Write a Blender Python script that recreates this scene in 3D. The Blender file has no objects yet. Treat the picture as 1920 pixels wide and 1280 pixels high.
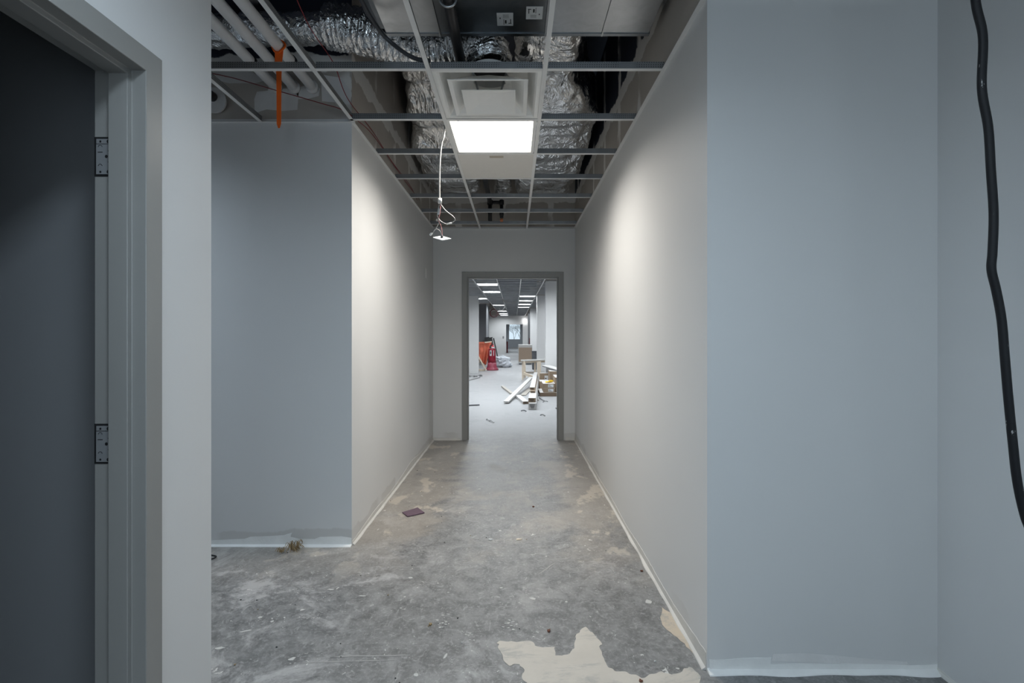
import bpy, bmesh, math, random
from mathutils import Vector, Matrix, noise as mnoise
random.seed(7)
S = bpy.context.scene
COL = S.collection
PI = math.pi
F, VX, VY, EYE = 925.0, 965.0, 627.0, 1.40      # focal length (px), vanishing point, eye height
CEIL = 2.803

# ------------------------------------------------------------------ camera, world, exposure
cd = bpy.data.cameras.new('camera'); cam = bpy.data.objects.new('camera', cd); COL.objects.link(cam)
cam.location = (0, 0, EYE); cam.rotation_euler = (PI/2, 0, 0)
cd.sensor_width = 36; cd.lens = F/1920*36
cd.shift_x = -(VX-960)/1920; cd.shift_y = -(640-VY)/1920
cd.clip_start = 0.02; cd.clip_end = 400
S.camera = cam
W = bpy.data.worlds.new('overcast_sky'); S.world = W; W.use_nodes = True
bg = W.node_tree.nodes['Background']; bg.inputs[0].default_value = (0.72, 0.88, 1.0, 1); bg.inputs[1].default_value = 0.8
vs = S.view_settings
vs.view_transform = 'Standard'; vs.look = 'None'; vs.gamma = 1; vs.use_curve_mapping = False
vs.exposure = 0.28
S.cycles.max_bounces = 10; S.cycles.diffuse_bounces = 6; S.cycles.glossy_bounces = 4
S.cycles.sample_clamp_indirect = 4.0
S.cycles.caustics_reflective = False; S.cycles.caustics_refractive = False
WARM, COOL, DAY = (1.0, 0.955, 0.885), (0.71, 0.86, 1.0), (0.89, 0.95, 1.0)
E_CORR, E_HALL, E_FAR = 35.0, 36.0, 43.0          # luminance of the troffer lenses
ld = bpy.data.lights.new('hall_fill_light', 'AREA'); ld.shape = 'RECTANGLE'; ld.size = 2.1; ld.size_y = 1.7; ld.color = (.70, .86, 1.0); ld.energy = 27
hall_fill = bpy.data.objects.new('hall_fill_light', ld); COL.objects.link(hall_fill); hall_fill.location = (0, -3.05, 1.75); hall_fill.rotation_euler = (PI/2, 0, 0)   # added fill standing in for daylight; faces +y, down the hall

# ------------------------------------------------------------------ helpers
def P(px, py, Y):
    """point at distance Y seen at pixel px, py (measuring aid)"""
    return Vector(((px-VX)*Y/F, Y, EYE-(py-VY)*Y/F))

class MB:
    def __init__(s): s.v = []; s.f = []; s.m = []
    def add(s, vs_, fs, mi=0):
        o = len(s.v); s.v += [tuple(p) for p in vs_]
        for f in fs: s.f.append(tuple(i+o for i in f)); s.m.append(mi)
        return s
    def box(s, x0, x1, y0, y1, z0, z1, mi=0):
        v = [(x, y, z) for z in (z0, z1) for y in (y0, y1) for x in (x0, x1)]
        return s.add(v, [(0,2,3,1),(4,5,7,6),(0,1,5,4),(2,6,7,3),(0,4,6,2),(1,3,7,5)], mi)
    def bar(s, a, b, w, h, up=(0,0,1), mi=0):
        a, b = Vector(a), Vector(b); d = (b-a).normalized(); u = Vector(up)
        if abs(d.dot(u)) > .98: u = Vector((0,1,0))
        r = d.cross(u).normalized(); u = r.cross(d).normalized()
        v = [p + r*sx*w/2 + u*sz*h/2 for p in (a, b) for sx, sz in ((-1,-1),(1,-1),(1,1),(-1,1))]
        return s.add(v, [(3,2,1,0),(4,5,6,7),(0,1,5,4),(1,2,6,5),(2,3,7,6),(3,0,4,7)], mi)
    def tube(s, pts, r, n=10, caps=True, mi=0, rf=None):
        pts = [Vector(p) for p in pts]; o = len(s.v); m = len(pts); pr = None
        for i, p in enumerate(pts):
            d = (pts[min(i+1, m-1)]-pts[max(i-1, 0)]).normalized()
            if pr is None:
                u = Vector((0,0,1)) if abs(d.z) < .9 else Vector((1,0,0)); pr = d.cross(u).normalized()
            pr = (pr - d*pr.dot(d)).normalized(); q = d.cross(pr)
            for k in range(n):
                a = 2*PI*k/n; rr = rf(i, a, p) if rf else r
                s.v.append(tuple(p + pr*math.cos(a)*rr + q*math.sin(a)*rr))
        for i in range(m-1):
            for k in range(n):
                k2 = (k+1) % n
                s.f.append((o+i*n+k, o+i*n+k2, o+(i+1)*n+k2, o+(i+1)*n+k)); s.m.append(mi)
        if caps:
            s.f.append(tuple(o+k for k in range(n))[::-1]); s.m.append(mi)
            s.f.append(tuple(o+(m-1)*n+k for k in range(n))); s.m.append(mi)
        return s
    def lathe(s, prof, n=24, c=(0,0,0), mi=0, mat=None):
        o = len(s.v); m = len(prof)
        for r, z in prof:
            for k in range(n):
                a = 2*PI*k/n; p = Vector((r*math.cos(a), r*math.sin(a), z))
                if mat: p = mat @ p
                s.v.append(tuple(p + Vector(c)))
        for i in range(m-1):
            for k in range(n):
                k2 = (k+1) % n
                s.f.append((o+i*n+k, o+i*n+k2, o+(i+1)*n+k2, o+(i+1)*n+k)); s.m.append(mi)
        s.f.append(tuple(o+k for k in range(n))[::-1]); s.m.append(mi)
        s.f.append(tuple(o+(m-1)*n+k for k in range(n))); s.m.append(mi)
        return s
    def prism(s, poly, off, mi=0):
        """closed polygon (3D points) pushed along off"""
        n = len(poly); off = Vector(off); a = [Vector(p) for p in poly]
        return s.add(a + [p+off for p in a],
            [tuple(range(n))[::-1], tuple(range(n, 2*n))] + [(i, (i+1)%n, n+(i+1)%n, n+i) for i in range(n)], mi)
    def grid(s, fn, nu, nv, mi=0, closed=False):
        o = len(s.v)
        for j in range(nv+1):
            for i in range(nu+1): s.v.append(tuple(fn(i/nu, j/nv)))
        for j in range(nv):
            for i in range(nu):
                a = o+j*(nu+1)+i; s.f.append((a, a+1, a+nu+2, a+nu+1)); s.m.append(mi)
        return s
    def build(s, name, mat, parent=None, smooth=False, bevel=0, loc=None, fix=True):
        me = bpy.data.meshes.new(name); org = Vector(loc) if loc is not None else Vector((0,0,0))
        if parent is not None and loc is None: org = parent_world(parent)
        me.from_pydata([tuple(Vector(p)-org) for p in s.v], [], s.f)
        for m in (mat if isinstance(mat, (list, tuple)) else [mat]): me.materials.append(m)
        me.polygons.foreach_set('material_index', s.m)
        if fix:
            b = bmesh.new(); b.from_mesh(me); bmesh.ops.recalc_face_normals(b, faces=b.faces); b.to_mesh(me); b.free()
        if smooth: me.polygons.foreach_set('use_smooth', [True]*len(me.polygons))
        me.update()
        o = bpy.data.objects.new(name, me); COL.objects.link(o)
        if parent is None: o.location = org
        else: o.parent = parent; o.location = org-parent_world(parent)
        if bevel:
            bv = o.modifiers.new('bevel', 'BEVEL'); bv.width = bevel; bv.segments = 2; bv.limit_method = 'ANGLE'; bv.angle_limit = 0.6
        return o

def parent_world(o):
    p = Vector(o.location); q = o.parent
    while q is not None: p = p + q.location; q = q.parent
    return p
def tag(o, label, cat, group=None, kind=None):
    o['label'] = label; o['category'] = cat
    if group: o['group'] = group
    if kind: o['kind'] = kind
    return o
def thing(name, loc, label, cat, group=None):
    o = bpy.data.objects.new(name, None); COL.objects.link(o); o.location = loc; o.empty_display_size = .1
    return tag(o, label, cat, group)
def struct(o, label, cat):
    o['kind'] = 'structure'; o['label'] = label; o['category'] = cat; return o
def copy_tree(o, parent=None):
    c = o.copy(); COL.objects.link(c)
    if parent is not None: c.parent = parent
    for ch in list(o.children): copy_tree(ch, c)
    return c
def smooth_path(pts, n=8):
    """Catmull-Rom through the points"""
    pts = [Vector(p) for p in pts]; out = []
    q = [2*pts[0]-pts[1]] + pts + [2*pts[-1]-pts[-2]]
    for i in range(1, len(q)-2):
        a, b, c, d = q[i-1:i+3]
        for k in range(n):
            t = k/n
            out.append(.5*((2*b)+(c-a)*t+(2*a-5*b+4*c-d)*t*t+(3*b-a-3*c+d)*t**3))
    return out + [pts[-1]]

# ------------------------------------------------------------------ materials
class M:
    def __init__(s, name):
        s.mat = bpy.data.materials.new(name); s.mat.use_nodes = True; s.t = s.mat.node_tree
        s.b = s.t.nodes['Principled BSDF']
    def n(s, typ, **kw):
        nd = s.t.nodes.new(typ)
        for k, v in kw.items(): setattr(nd, k, v)
        return nd
    def put(s, sock, v):
        if isinstance(v, bpy.types.NodeSocket): s.t.links.new(v, sock)
        elif isinstance(v, tuple) and len(v) == 3 and sock.type == 'RGBA': sock.default_value = (*v, 1)
        else: sock.default_value = v
    def pos(s): return s.n('ShaderNodeNewGeometry').outputs['Position']
    def obj(s): return s.n('ShaderNodeTexCoord').outputs['Object']
    def sep(s, v):
        nd = s.n('ShaderNodeSeparateXYZ'); s.put(nd.inputs[0], v); return nd.outputs
    def scale(s, v, sc):
        nd = s.n('ShaderNodeMapping'); s.put(nd.inputs[0], v); nd.inputs['Scale'].default_value = sc; return nd.outputs[0]
    def noise(s, v, sc, det=4, rough=.55, dist=0):
        nd = s.n('ShaderNodeTexNoise'); s.put(nd.inputs['Vector'], v)
        nd.inputs['Scale'].default_value = sc; nd.inputs['Detail'].default_value = det
        nd.inputs['Roughness'].default_value = rough; nd.inputs['Distortion'].default_value = dist
        return nd.outputs['Fac']
    def voro(s, v, sc, feat='F1'):
        nd = s.n('ShaderNodeTexVoronoi', feature=feat); s.put(nd.inputs['Vector'], v); nd.inputs['Scale'].default_value = sc
        return nd.outputs['Distance']
    def math(s, op, a, b=0.0, c=0.0):
        nd = s.n('ShaderNodeMath', operation=op); s.put(nd.inputs[0], a); s.put(nd.inputs[1], b); s.put(nd.inputs[2], c); return nd.outputs[0]
    def step(s, v, lo, hi):
        nd = s.n('ShaderNodeMapRange'); nd.interpolation_type = 'SMOOTHSTEP'; s.put(nd.inputs[0], v)
        nd.inputs[1].default_value = lo; nd.inputs[2].default_value = hi; return nd.outputs[0]
    def mix(s, f, a, b):
        nd = s.n('ShaderNodeMix', data_type='RGBA'); s.put(nd.inputs[0], f); s.put(nd.inputs[6], a); s.put(nd.inputs[7], b); return nd.outputs[2]
    def bump(s, h, strength, dist=.01):
        nd = s.n('ShaderNodeBump'); s.put(nd.inputs['Height'], h); nd.inputs['Strength'].default_value = strength
        nd.inputs['Distance'].default_value = dist; s.t.links.new(nd.outputs[0], s.b.inputs['Normal'])
    def set(s, col=None, rough=None, metal=None, spec=None, **kw):
        if col is not None: s.put(s.b.inputs['Base Color'], col)
        if rough is not None: s.put(s.b.inputs['Roughness'], rough)
        if metal is not None: s.put(s.b.inputs['Metallic'], metal)
        if spec is not None: s.put(s.b.inputs['Specular IOR Level'], spec)
        for k, v in kw.items(): s.put(s.b.inputs[k.replace('_', ' ')], v)
        return s.mat

def plain(name, col, rough=.6, metal=0, var=.12, sc=14, bump=0, spec=.4):
    m = M(name); p = m.pos(); f = m.noise(p, sc, 5)
    lo = tuple(c*(1-var) for c in col); hi = tuple(min(1, c*(1+var)) for c in col)
    if bump: m.bump(m.noise(p, sc*8, 3), bump, .004)
    return m.set(m.mix(f, lo, hi), rough, metal, spec)

def wall_mat(name, col, navy=0):
    m = M(name); p = m.pos(); x, y, z = m.sep(p)
    big = m.noise(p, 1.1, 3); fine = m.noise(m.scale(p, (1,1,.35)), 160, 3)
    paint = m.mix(big, tuple(c*.97 for c in col), tuple(c*1.03 for c in col))
    raw = m.mix(m.noise(p, 3, 6), (.38,.35,.315), (.52,.48,.44))            # bare board above the ceiling line
    wob = m.math('MULTIPLY', m.math('SUBTRACT', m.noise(p, 5, 5), .5), .16)
    hz = m.math('ABSOLUTE', m.math('ADD', m.math('SUBTRACT', z, 3.2), wob))
    t1 = m.step(hz, .062, .05)
    s_ = m.math('ADD', m.math('ADD', x, y), wob)
    vt = m.math('ABSOLUTE', m.math('SUBTRACT', m.math('FRACT', m.math('DIVIDE', s_, .61)), .5))
    t2 = m.math('MULTIPLY', m.step(vt, .075, .06), m.step(m.noise(p, 1.7, 2), .45, .52))
    tape = m.math('MAXIMUM', t1, t2)
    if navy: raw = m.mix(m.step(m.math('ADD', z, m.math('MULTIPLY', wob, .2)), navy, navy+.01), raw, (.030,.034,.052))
    raw = m.mix(tape, raw, (.78,.76,.73))
    above = m.step(z, CEIL, CEIL+.004)
    c = m.mix(above, paint, raw)
    # unpainted strip and primer along the floor
    lowh = m.math('MULTIPLY', m.noise(m.scale(p, (1,1,.2)), 2.3, 6, .6), .2)
    low = m.math('MULTIPLY', m.step(m.math('SUBTRACT', z, lowh), .012, .0), m.step(m.noise(m.scale(p, (1,1,.1)), .9, 2), .47, .5))
    c = m.mix(m.math('MULTIPLY', low, .8), c, (.56,.55,.535))
    m.bump(fine, .05, .003)
    return m.set(c, m.math('ADD', .5, m.math('MULTIPLY', big, .1)), 0, .35)

def floor_mat():
    m = M('bare_concrete'); p = m.pos(); x, y, z = m.sep(p)
    big = m.noise(p, .9, 6, .6); mid = m.noise(p, 10, 10, .72, .4); fine = m.noise(p, 60, 8, .7)
    c = m.mix(m.step(mid, .30, .70), (.105,.105,.104), (.235,.235,.232)); g2 = m.noise(m.scale(p, (1,.8,1)), 26, 9, .75, .8)
    c = m.mix(m.math('MULTIPLY', m.step(g2, .42, .30), .75), c, (.07,.07,.07)); c = m.mix(m.math('MULTIPLY', m.step(g2, .54, .64), .65), c, (.36,.355,.35))
    c = m.mix(m.math('MULTIPLY', m.step(fine, .48, .66), .6), c, (.31,.305,.30))
    dust = m.math('MULTIPLY', m.step(m.noise(p, 3.1, 12, .75, .6), .48, .62), m.step(m.math('ADD', big, m.math('MULTIPLY', m.step(x, -.3, -1.6), .12)), .40, .62))
    c = m.mix(m.math('MULTIPLY', dust, .8), c, (.43,.425,.42))
    # scuffs: noise stretched along two directions
    sc1 = m.step(m.noise(m.scale(p, (30, 3, 1)), 1.2, 7, .7), .63, .70); sc2 = m.step(m.noise(m.scale(p, (4, 38, 1)), 1.0, 7, .7), .64, .70)
    c = m.mix(m.math('MULTIPLY', m.math('MAXIMUM', sc1, sc2), .45), c, (.50,.49,.475))
    dark = m.step(m.noise(m.scale(p, (6, 2, 1)), 2.2, 9, .7), .66, .76)
    c = m.mix(m.math('MULTIPLY', dark, .6), c, (.11,.11,.11))
    # beige adhesive residue along the corridor walls
    side = m.step(m.math('ABSOLUTE', m.math('ADD', x, .12)), .25, .75)
    inc = m.math('MULTIPLY', m.step(y, 2.6, 3.6), m.step(y, 6.9, 6.2))
    res = m.math('MULTIPLY', m.step(m.math('ADD', m.noise(p, 2.2, 9, .65, .5), m.math('MULTIPLY', side, .22)), .50, .70), inc)
    c = m.mix(m.math('MULTIPLY', res, .5), c, (.40,.36,.31))
    pale = m.math('MULTIPLY', m.step(m.math('ADD', m.noise(m.scale(p, (1.2,.8,1)), 3.6, 8, .6, .3), m.math('MULTIPLY', side, .12)), .66, .72), inc)
    c = m.mix(m.math('MULTIPLY', pale, .6), c, (.56,.50,.42))
    # drops and flecks of white compound
    wv = m.n('ShaderNodeVectorMath', operation='ADD'); m.t.links.new(p, wv.inputs[0])
    nz = m.n('ShaderNodeTexNoise'); m.put(nz.inputs['Vector'], p); nz.inputs['Scale'].default_value = 26; nz.inputs['Detail'].default_value = 3
    ns = m.n('ShaderNodeVectorMath', operation='SCALE'); m.t.links.new(nz.outputs['Color'], ns.inputs[0]); ns.inputs['Scale'].default_value = .09
    m.t.links.new(ns.outputs[0], wv.inputs[1])
    spots = m.math('MULTIPLY', m.step(m.voro(m.scale(wv.outputs[0], (1.1,.75,0)), 13), .12, .09), m.step(m.noise(p, 4.5, 2), .56, .6))
    flecks = m.math('MULTIPLY', m.step(m.voro(m.scale(wv.outputs[0], (1,1,0)), 46), .15, .11), m.step(m.noise(p, 6, 3), .5, .58))
    c = m.mix(m.math('MULTIPLY', m.math('MAXIMUM', spots, flecks), .8), c, (.66,.65,.62))
    # thick pale dust in the long room beyond the door
    far = m.math('MULTIPLY', m.step(m.math('ADD', y, m.math('MULTIPLY', m.noise(p, 1.5, 5), 1.2)), 6.9, 8.2), m.math('ADD', .72, m.math('MULTIPLY', mid, .3)))
    c = m.mix(far, c, (.33,.335,.34))
    r = m.math('ADD', .30, m.math('MULTIPLY', m.math('ADD', mid, dust), .26))
    m.bump(m.math('ADD', m.math('MULTIPLY', mid, .6), m.math('MULTIPLY', fine, .4)), .25, .004)
    return m.set(c, r, 0, .5)

def foil_mat(name, col=(.62,.63,.64), sc=5, rough=.13):
    m = M(name); p = m.obj()
    w = m.noise(m.scale(p, (1,.6,1)), sc*.7, 3, .5, 2.2); cr = m.noise(m.scale(p, (1,.5,1)), sc*2.0, 3, .55, 1.6)
    rg = lambda q: m.math('ABSOLUTE', m.math('SUBTRACT', q, .5))
    h = m.math('ADD', m.math('MULTIPLY', rg(w), 2.2), m.math('MULTIPLY', rg(cr), .9))
    grid = m.math('MAXIMUM', m.step(m.math('ABSOLUTE', m.math('SUBTRACT', m.math('FRACT', m.math('MULTIPLY', m.sep(p)[0], 40)), .5)), .44, .5), 0)
    m.bump(m.math('ADD', h, m.math('MULTIPLY', grid, .01)), .5, .035)
    return m.set(m.mix(w, tuple(c*.8 for c in col), col), m.math('ADD', rough, m.math('MULTIPLY', w, .15)), 1)

def galv_mat(name, col=(.50,.52,.54), rough=.38):
    m = M(name); p = m.obj()
    sp = m.noise(p, 9, 4, .6, 1.5); st = m.noise(m.scale(p, (1.5,14,3)), 2, 5)
    m.bump(m.noise(p, 3.2, 2), .12, .02)
    return m.set(m.mix(sp, tuple(c*.72 for c in col), tuple(min(1, c*1.1) for c in col)), m.math('ADD', rough-.1, m.math('MULTIPLY', st, .25)), 1)

def tee_web_mat():
    m = M('punched_galvanised_steel'); p = m.obj(); x, y, z = m.sep(p)
    s = m.math('ADD', x, y)
    u = m.math('ABSOLUTE', m.math('SUBTRACT', m.math('FRACT', m.math('DIVIDE', s, .0125)), .5))
    rows = m.math('ABSOLUTE', m.math('SUBTRACT', m.math('FRACT', m.math('DIVIDE', z, .011)), .5))
    dot = m.math('MULTIPLY', m.step(u, .30, .36), m.step(rows, .22, .16))
    d2 = m.math('MULTIPLY', dot, m.step(m.noise(m.scale(p, (1,1,0)), 3.5, 1), .42, .46))
    c = m.mix(d2, m.mix(m.noise(p, 6, 4), (.20,.203,.208), (.38,.385,.39)), (.02,.02,.022))
    return m.set(c, .45, m.math('SUBTRACT', .75, m.math('MULTIPLY', d2, .7)))

def emit_mat(name, col, strength):
    m = M(name); m.set(col=(.9,.9,.9), rough=.6)
    m.put(m.b.inputs['Emission Color'], col); m.b.inputs['Emission Strength'].default_value = strength
    return m.mat

PAINT = wall_mat('grey_wall_paint', (.655,.655,.65))
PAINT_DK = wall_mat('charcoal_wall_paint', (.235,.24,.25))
PAINT_BL = wall_mat('blue_grey_wall_paint', (.50,.54,.58)); PAINT_BK = wall_mat('shade_toned_block_paint', (.17,.175,.185))  # block paint darkened for the shade the block stands in
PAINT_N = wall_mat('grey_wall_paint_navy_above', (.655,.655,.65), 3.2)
FLOOR = floor_mat()
CREAM = None
def cream_mat(name, a, b):
    m = M(name); p = m.pos(); f = m.noise(p, 5, 9, .65); g = m.step(m.noise(m.scale(p, (2,5,1)), 1.6, 9, .72, .6), .50, .64)
    c = m.mix(m.math('MULTIPLY', g, .7), m.mix(f, a, b), (.33,.325,.31)); m.bump(f, .2, .003)
    return m.set(c, .6, 0, .3)
CREAM = cream_mat('levelling_compound', (.46,.42,.37), (.62,.575,.51))
SKIM = cream_mat('tan_adhesive', (.48,.40,.31), (.60,.52,.42))
SCUFF = plain('pale_scuff', (.31,.305,.295), .7, var=.25, sc=60)
BEAD = plain('dusty_compound', (.60,.585,.555), .8, var=.12, sc=12, bump=.2)
SPLASH = plain('dried_pale_splash', (.50,.495,.475), .7, var=.15, sc=40)
MUD = plain('joint_compound', (.80,.80,.785), .75, var=.14, sc=9, bump=.2)
MUDRAW = plain('joint_compound_dry', (.72,.71,.70), .8, var=.12, sc=12, bump=.25)
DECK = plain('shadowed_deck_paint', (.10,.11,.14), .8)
FRAME = plain('grey_frame_enamel', (.265,.262,.25), .36, var=.05, sc=3, spec=.5)
HOLE = plain('black_recess', (.008,.008,.009), .8)
PLATE = plain('grey_prep_plate', (.20,.205,.21), .45, var=.08)
WHITE = plain('white_grid_enamel', (.70,.70,.69), .4, var=.03)
WHITE2 = plain('white_fixture_enamel', (.80,.80,.78), .42, var=.02)
REFL = plain('matt_reflector', (.42,.42,.41), .6, var=.02)
TILE = plain('white_ceiling_tile', (.68,.665,.63), .8, var=.04, sc=40, bump=.15)
TAG = plain('beige_tape', (.42,.37,.30), .7)
WEB = tee_web_mat()
FARWEB = plain('lightened_far_tee', (.58,.60,.62), .4, .35, var=.35, sc=3)  # web steel lightened for the brightness it reflects in the long room
GALV = galv_mat('galvanised_sheet', (.46,.48,.50), .30)
GALVD = galv_mat('darkened_galvanised_sheet', (.26,.28,.30), .33)
FOIL = foil_mat('crumpled_foil_wrap', (.88,.88,.88))
FOILX = foil_mat('ribbed_foil_sleeve', (.86,.87,.88), 9, .12)
BLACKIRON = plain('black_iron_pipe', (.025,.025,.027), .38, .3, var=.3)
CONDUIT = plain('dark_flexible_conduit', (.07,.072,.078), .45, .4)
PVC = plain('white_pipe_jacket', (.80,.81,.82), .55, var=.05)
REDW = plain('red_cable_jacket', (.20,.015,.018), .5)
MAROON = plain('maroon_cable_jacket', (.11,.012,.02), .5)
ORANGE = plain('orange_flagging', (.95,.15,.012), .6, var=.1)
STICK = plain('white_sticker', (.62,.63,.63), .6)
INK = plain('black_print', (.03,.03,.03), .7)
INKG = plain('grey_print', (.30,.31,.31), .7)
COPPER = plain('orange_cap', (.65,.22,.10), .5)
WCABLE = plain('white_cable_jacket', (.50,.495,.475), .45, var=.03)
PINKW = plain('pink_wire', (.55,.25,.25), .5)
PURPLE = plain('dull_purple_card', (.13,.085,.115), .75, var=.2, sc=60)
def cord_mat():
    m = M('black_rubber_cord'); p = m.obj()
    f = m.step(m.noise(m.scale(p, (1,1,.25)), 45, 5, .7), .66, .69)
    return m.set(m.mix(f, (.008,.009,.011), (.5,.5,.5)), .55, 0, .3)
CORD = cord_mat()
PINE = plain('pale_pine', (.72,.62,.50), .65, var=.1, sc=20)
PINEW = plain('white_primed_board', (.56,.55,.53), .6, var=.05)
CARTON = plain('brown_carton', (.25,.19,.135), .8, var=.1)
CARTONW = plain('white_carton', (.54,.53,.515), .7, var=.06)
CARTOND = plain('dark_kraft_carton', (.16,.115,.08), .8, var=.15)
GRIMYW = plain('weathered_lumber', (.40,.37,.33), .75, var=.2, sc=30)
BROWNPANEL = plain('brown_back_panel', (.38,.29,.22), .7, var=.05)
CHAR = plain('charcoal_plastic', (.10,.105,.115), .5)
REDP = plain('red_moulded_plastic', (.27,.010,.028), .35, var=.1)
REDT = plain('dusty_red_plastic', (.30,.055,.085), .4, var=.3, sc=9)
REDX = plain('red_enamel', (.55,.02,.03), .3)
ORANGEP = plain('orange_tarp', (.74,.19,.11), .55, var=.2, sc=5, bump=.3)
BAG = plain('white_plastic_sheet', (.56,.59,.63), .45, var=.2, sc=8, bump=.3)
GREENB = plain('green_grey_plastic', (.13,.22,.19), .5)
YELLOW = plain('yellow_plastic', (.85,.55,.03), .45)
BLACKM = plain('black_metal', (.018,.019,.02), .45)
STRAW = plain('dry_straw', (.30,.22,.12), .8)
BARK = plain('grey_bark', (.20,.20,.20), .9)
SNOW = plain('pale_ground', (.5,.52,.53), .9)
GREYWOOD = plain('grey_scrap', (.25,.25,.25), .8, var=.3, sc=25)

# ------------------------------------------------------------------ the setting
XL, XR, YD = -1.08, 0.80, 6.54           # corridor walls, door wall
TOP = 3.95
fm = MB(); fm.box(-7, 8, -3.2, 52, -.2, 0)
def flat(poly, h, mi): fm.prism([(x, y, 0.0004) for x, y in poly], (0,0,h), mi)
def fp(px, py): Y = EYE*F/(py-VY); return ((px-VX)*Y/F, Y)
def rough_poly(pts, amp=.012, n=7):
    out = []
    for i in range(len(pts)):
        a, b = Vector(pts[i]), Vector(pts[(i+1) % len(pts)])
        for k in range(n):
            p = a.lerp(b, k/n); q = Vector((p.x*31, p.y*31, i*.02))
            out.append((p.x+amp*mnoise.noise(q)*1.6, p.y+amp*mnoise.noise(q+Vector((9,4,2)))*1.6))
    return out
patch_px = [(932,1206),(945,1203),(968,1202),(992,1203),(1012,1214),(1036,1213),(1040,1230),(1056,1230),(1072,1222),(1078,1200),(1087,1180),(1097,1177),
            (1112,1188),(1128,1206),(1127,1228),(1143,1252),(1170,1262),(1200,1270),(1232,1258),(1262,1264),(1290,1250),(1312,1262),(1322,1330),(1150,1400),(1010,1310),(985,1278),(975,1246),(958,1249),(942,1232)]
flat(rough_poly([fp(*q) for q in patch_px], .011, 9), .0016, 1)
flat(rough_poly([fp(*q) for q in [(1241,1138),(1258,1150),(1275,1172),(1290,1200),(1300,1225),(1270,1196),(1240,1172)]], .006, 5), .0014, 2)
rr = random.Random(12)
def fleck(px, py, w, h, mi=3):
    x, y = fp(px, py); a0 = rr.uniform(-.5, .5); n = 9
    q = [(w*rr.uniform(.6, 1.1)*math.cos(2*PI*k/n), h*rr.uniform(.6, 1.1)*math.sin(2*PI*k/n)) for k in range(n)]
    flat([(x+a*math.cos(a0)-b*math.sin(a0), y+a*math.sin(a0)+b*math.cos(a0)) for a, b in q], .0008, mi)
for cx_, cy_, n_, sp in [(833,1170,18,13), (957,1170,13,12), (880,1195,8,11), (1000,1010,3,10), (760,1120,5,20)]:      # dried splashes
    for _ in range(n_): fleck(cx_+rr.gauss(0, sp*.55), cy_+rr.gauss(0, sp*.5), rr.uniform(.003, .010), rr.uniform(.002, .007))
for px, py, w, h in [(488,1157,.012,.012),(510,1165,.008,.01),(999,1122,.02,.014),(770,1083,.014,.01),(460,1183,.03,.008),(548,1235,.016,.012),(780,1265,.012,.014),(1216,1128,.022,.022),(620,1105,.02,.008),(680,1117,.025,.006),(940,1102,.01,.008),(1062,1128,.008,.008),(412,1215,.025,.012),(835,1230,.006,.02)]: fleck(px, py, w, h)
for (a, b), (c_, d_), w in [((620,1232),(766,1229),.010), ((764,1126),(784,1114),.006), ((1010,1078),(1040,1056),.012), ((560,1243),(740,1238),.006)]:
    p0, p1 = fp(a, b), fp(c_, d_); v_ = Vector((p1[0]-p0[0], p1[1]-p0[1])).normalized(); s_ = Vector((-v_.y, v_.x))*w
    flat(rough_poly([(p0[0], p0[1]), (p0[0]+v_.x*.05+s_.x, p0[1]+v_.y*.05+s_.y), (p1[0]+s_.x*.6, p1[1]+s_.y*.6), (p1[0], p1[1])], .004, 8), .0006, 4)
struct(fm.build('floor', [FLOOR, CREAM, SKIM, SPLASH, SCUFF]), 'bare mottled concrete floor with pale patches and dust', 'floor')
struct(MB().box(XL, 1.757, -3, 1.1, CEIL+.14, CEIL+.155).build('hall_bounce_ceiling', plain('hall_bounce_white', (.75,.75,.74), .8)), 'white ceiling sheet added out of view to bounce light in the hall', 'ceiling')  # added above the hall grid to bounce light onto the walls
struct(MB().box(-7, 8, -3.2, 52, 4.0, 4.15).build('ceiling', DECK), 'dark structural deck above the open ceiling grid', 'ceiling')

# near left wall with the dark doorway
DY0, DY1, DZ = .42, 1.43, 2.165
wl = MB()
wl.box(-1.20, XL, -3, DY0-.03, 0, TOP); wl.box(-1.20, XL, DY1+.03, 1.756, 0, TOP); wl.box(-1.20, XL, DY0-.03, DY1+.03, DZ+.03, TOP)
struct(wl.build('wall_left', PAINT), 'grey painted wall around the dark doorway at the left', 'wall')
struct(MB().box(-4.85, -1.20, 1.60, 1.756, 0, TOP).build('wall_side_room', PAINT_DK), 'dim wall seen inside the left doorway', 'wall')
struct(MB().box(-5, -4.85, -3, 3.4, 0, TOP).build('wall_outer', PAINT), 'outer wall closing the side passage', 'wall')
# passage wall, corridor walls
wp = MB(); wp.box(-4.85, XL-.13, 3.27, 3.40, 0, TOP); wp.box(XL-.13, XL, 3.27, 3.2701, 0, TOP)
def wpatch(pts, Y=3.27, mi=1): wp.prism([P(a, b, Y)+Vector((0,-.0004,0)) for a, b in pts], (0,-.0015,0), mi)
wpatch([(482,172),(503,170),(503,166),(540,166),(560,174),(558,206),(530,208),(500,205),(478,212),(477,186)])
wpatch([(552,166),(574,160),(590,158),(600,166),(598,180),(578,185),(560,186)]); wpatch([(602,140),(640,146),(657,170),(655,196),(630,192),(604,190),(603,165)])
wpatch([(398,134),(470,134),(500,150),(478,156),(430,156),(405,150)], mi=1)
wpatch([(396,1020),(396,1013),(430,1011),(458,1010),(470,1006),(505,1005),(532,1003),(548,998),(545,1006),(562,1010),(590,1010),(600,1006),(640,1005),(659,1008),(659,1021)], mi=2)
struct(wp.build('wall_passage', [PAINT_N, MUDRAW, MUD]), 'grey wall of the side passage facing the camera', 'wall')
struct(MB().box(XL-.13, XL, 3.2702, YD, 0, TOP).build('wall_corridor_left', PAINT), 'left wall of the lit corridor', 'wall')
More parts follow.
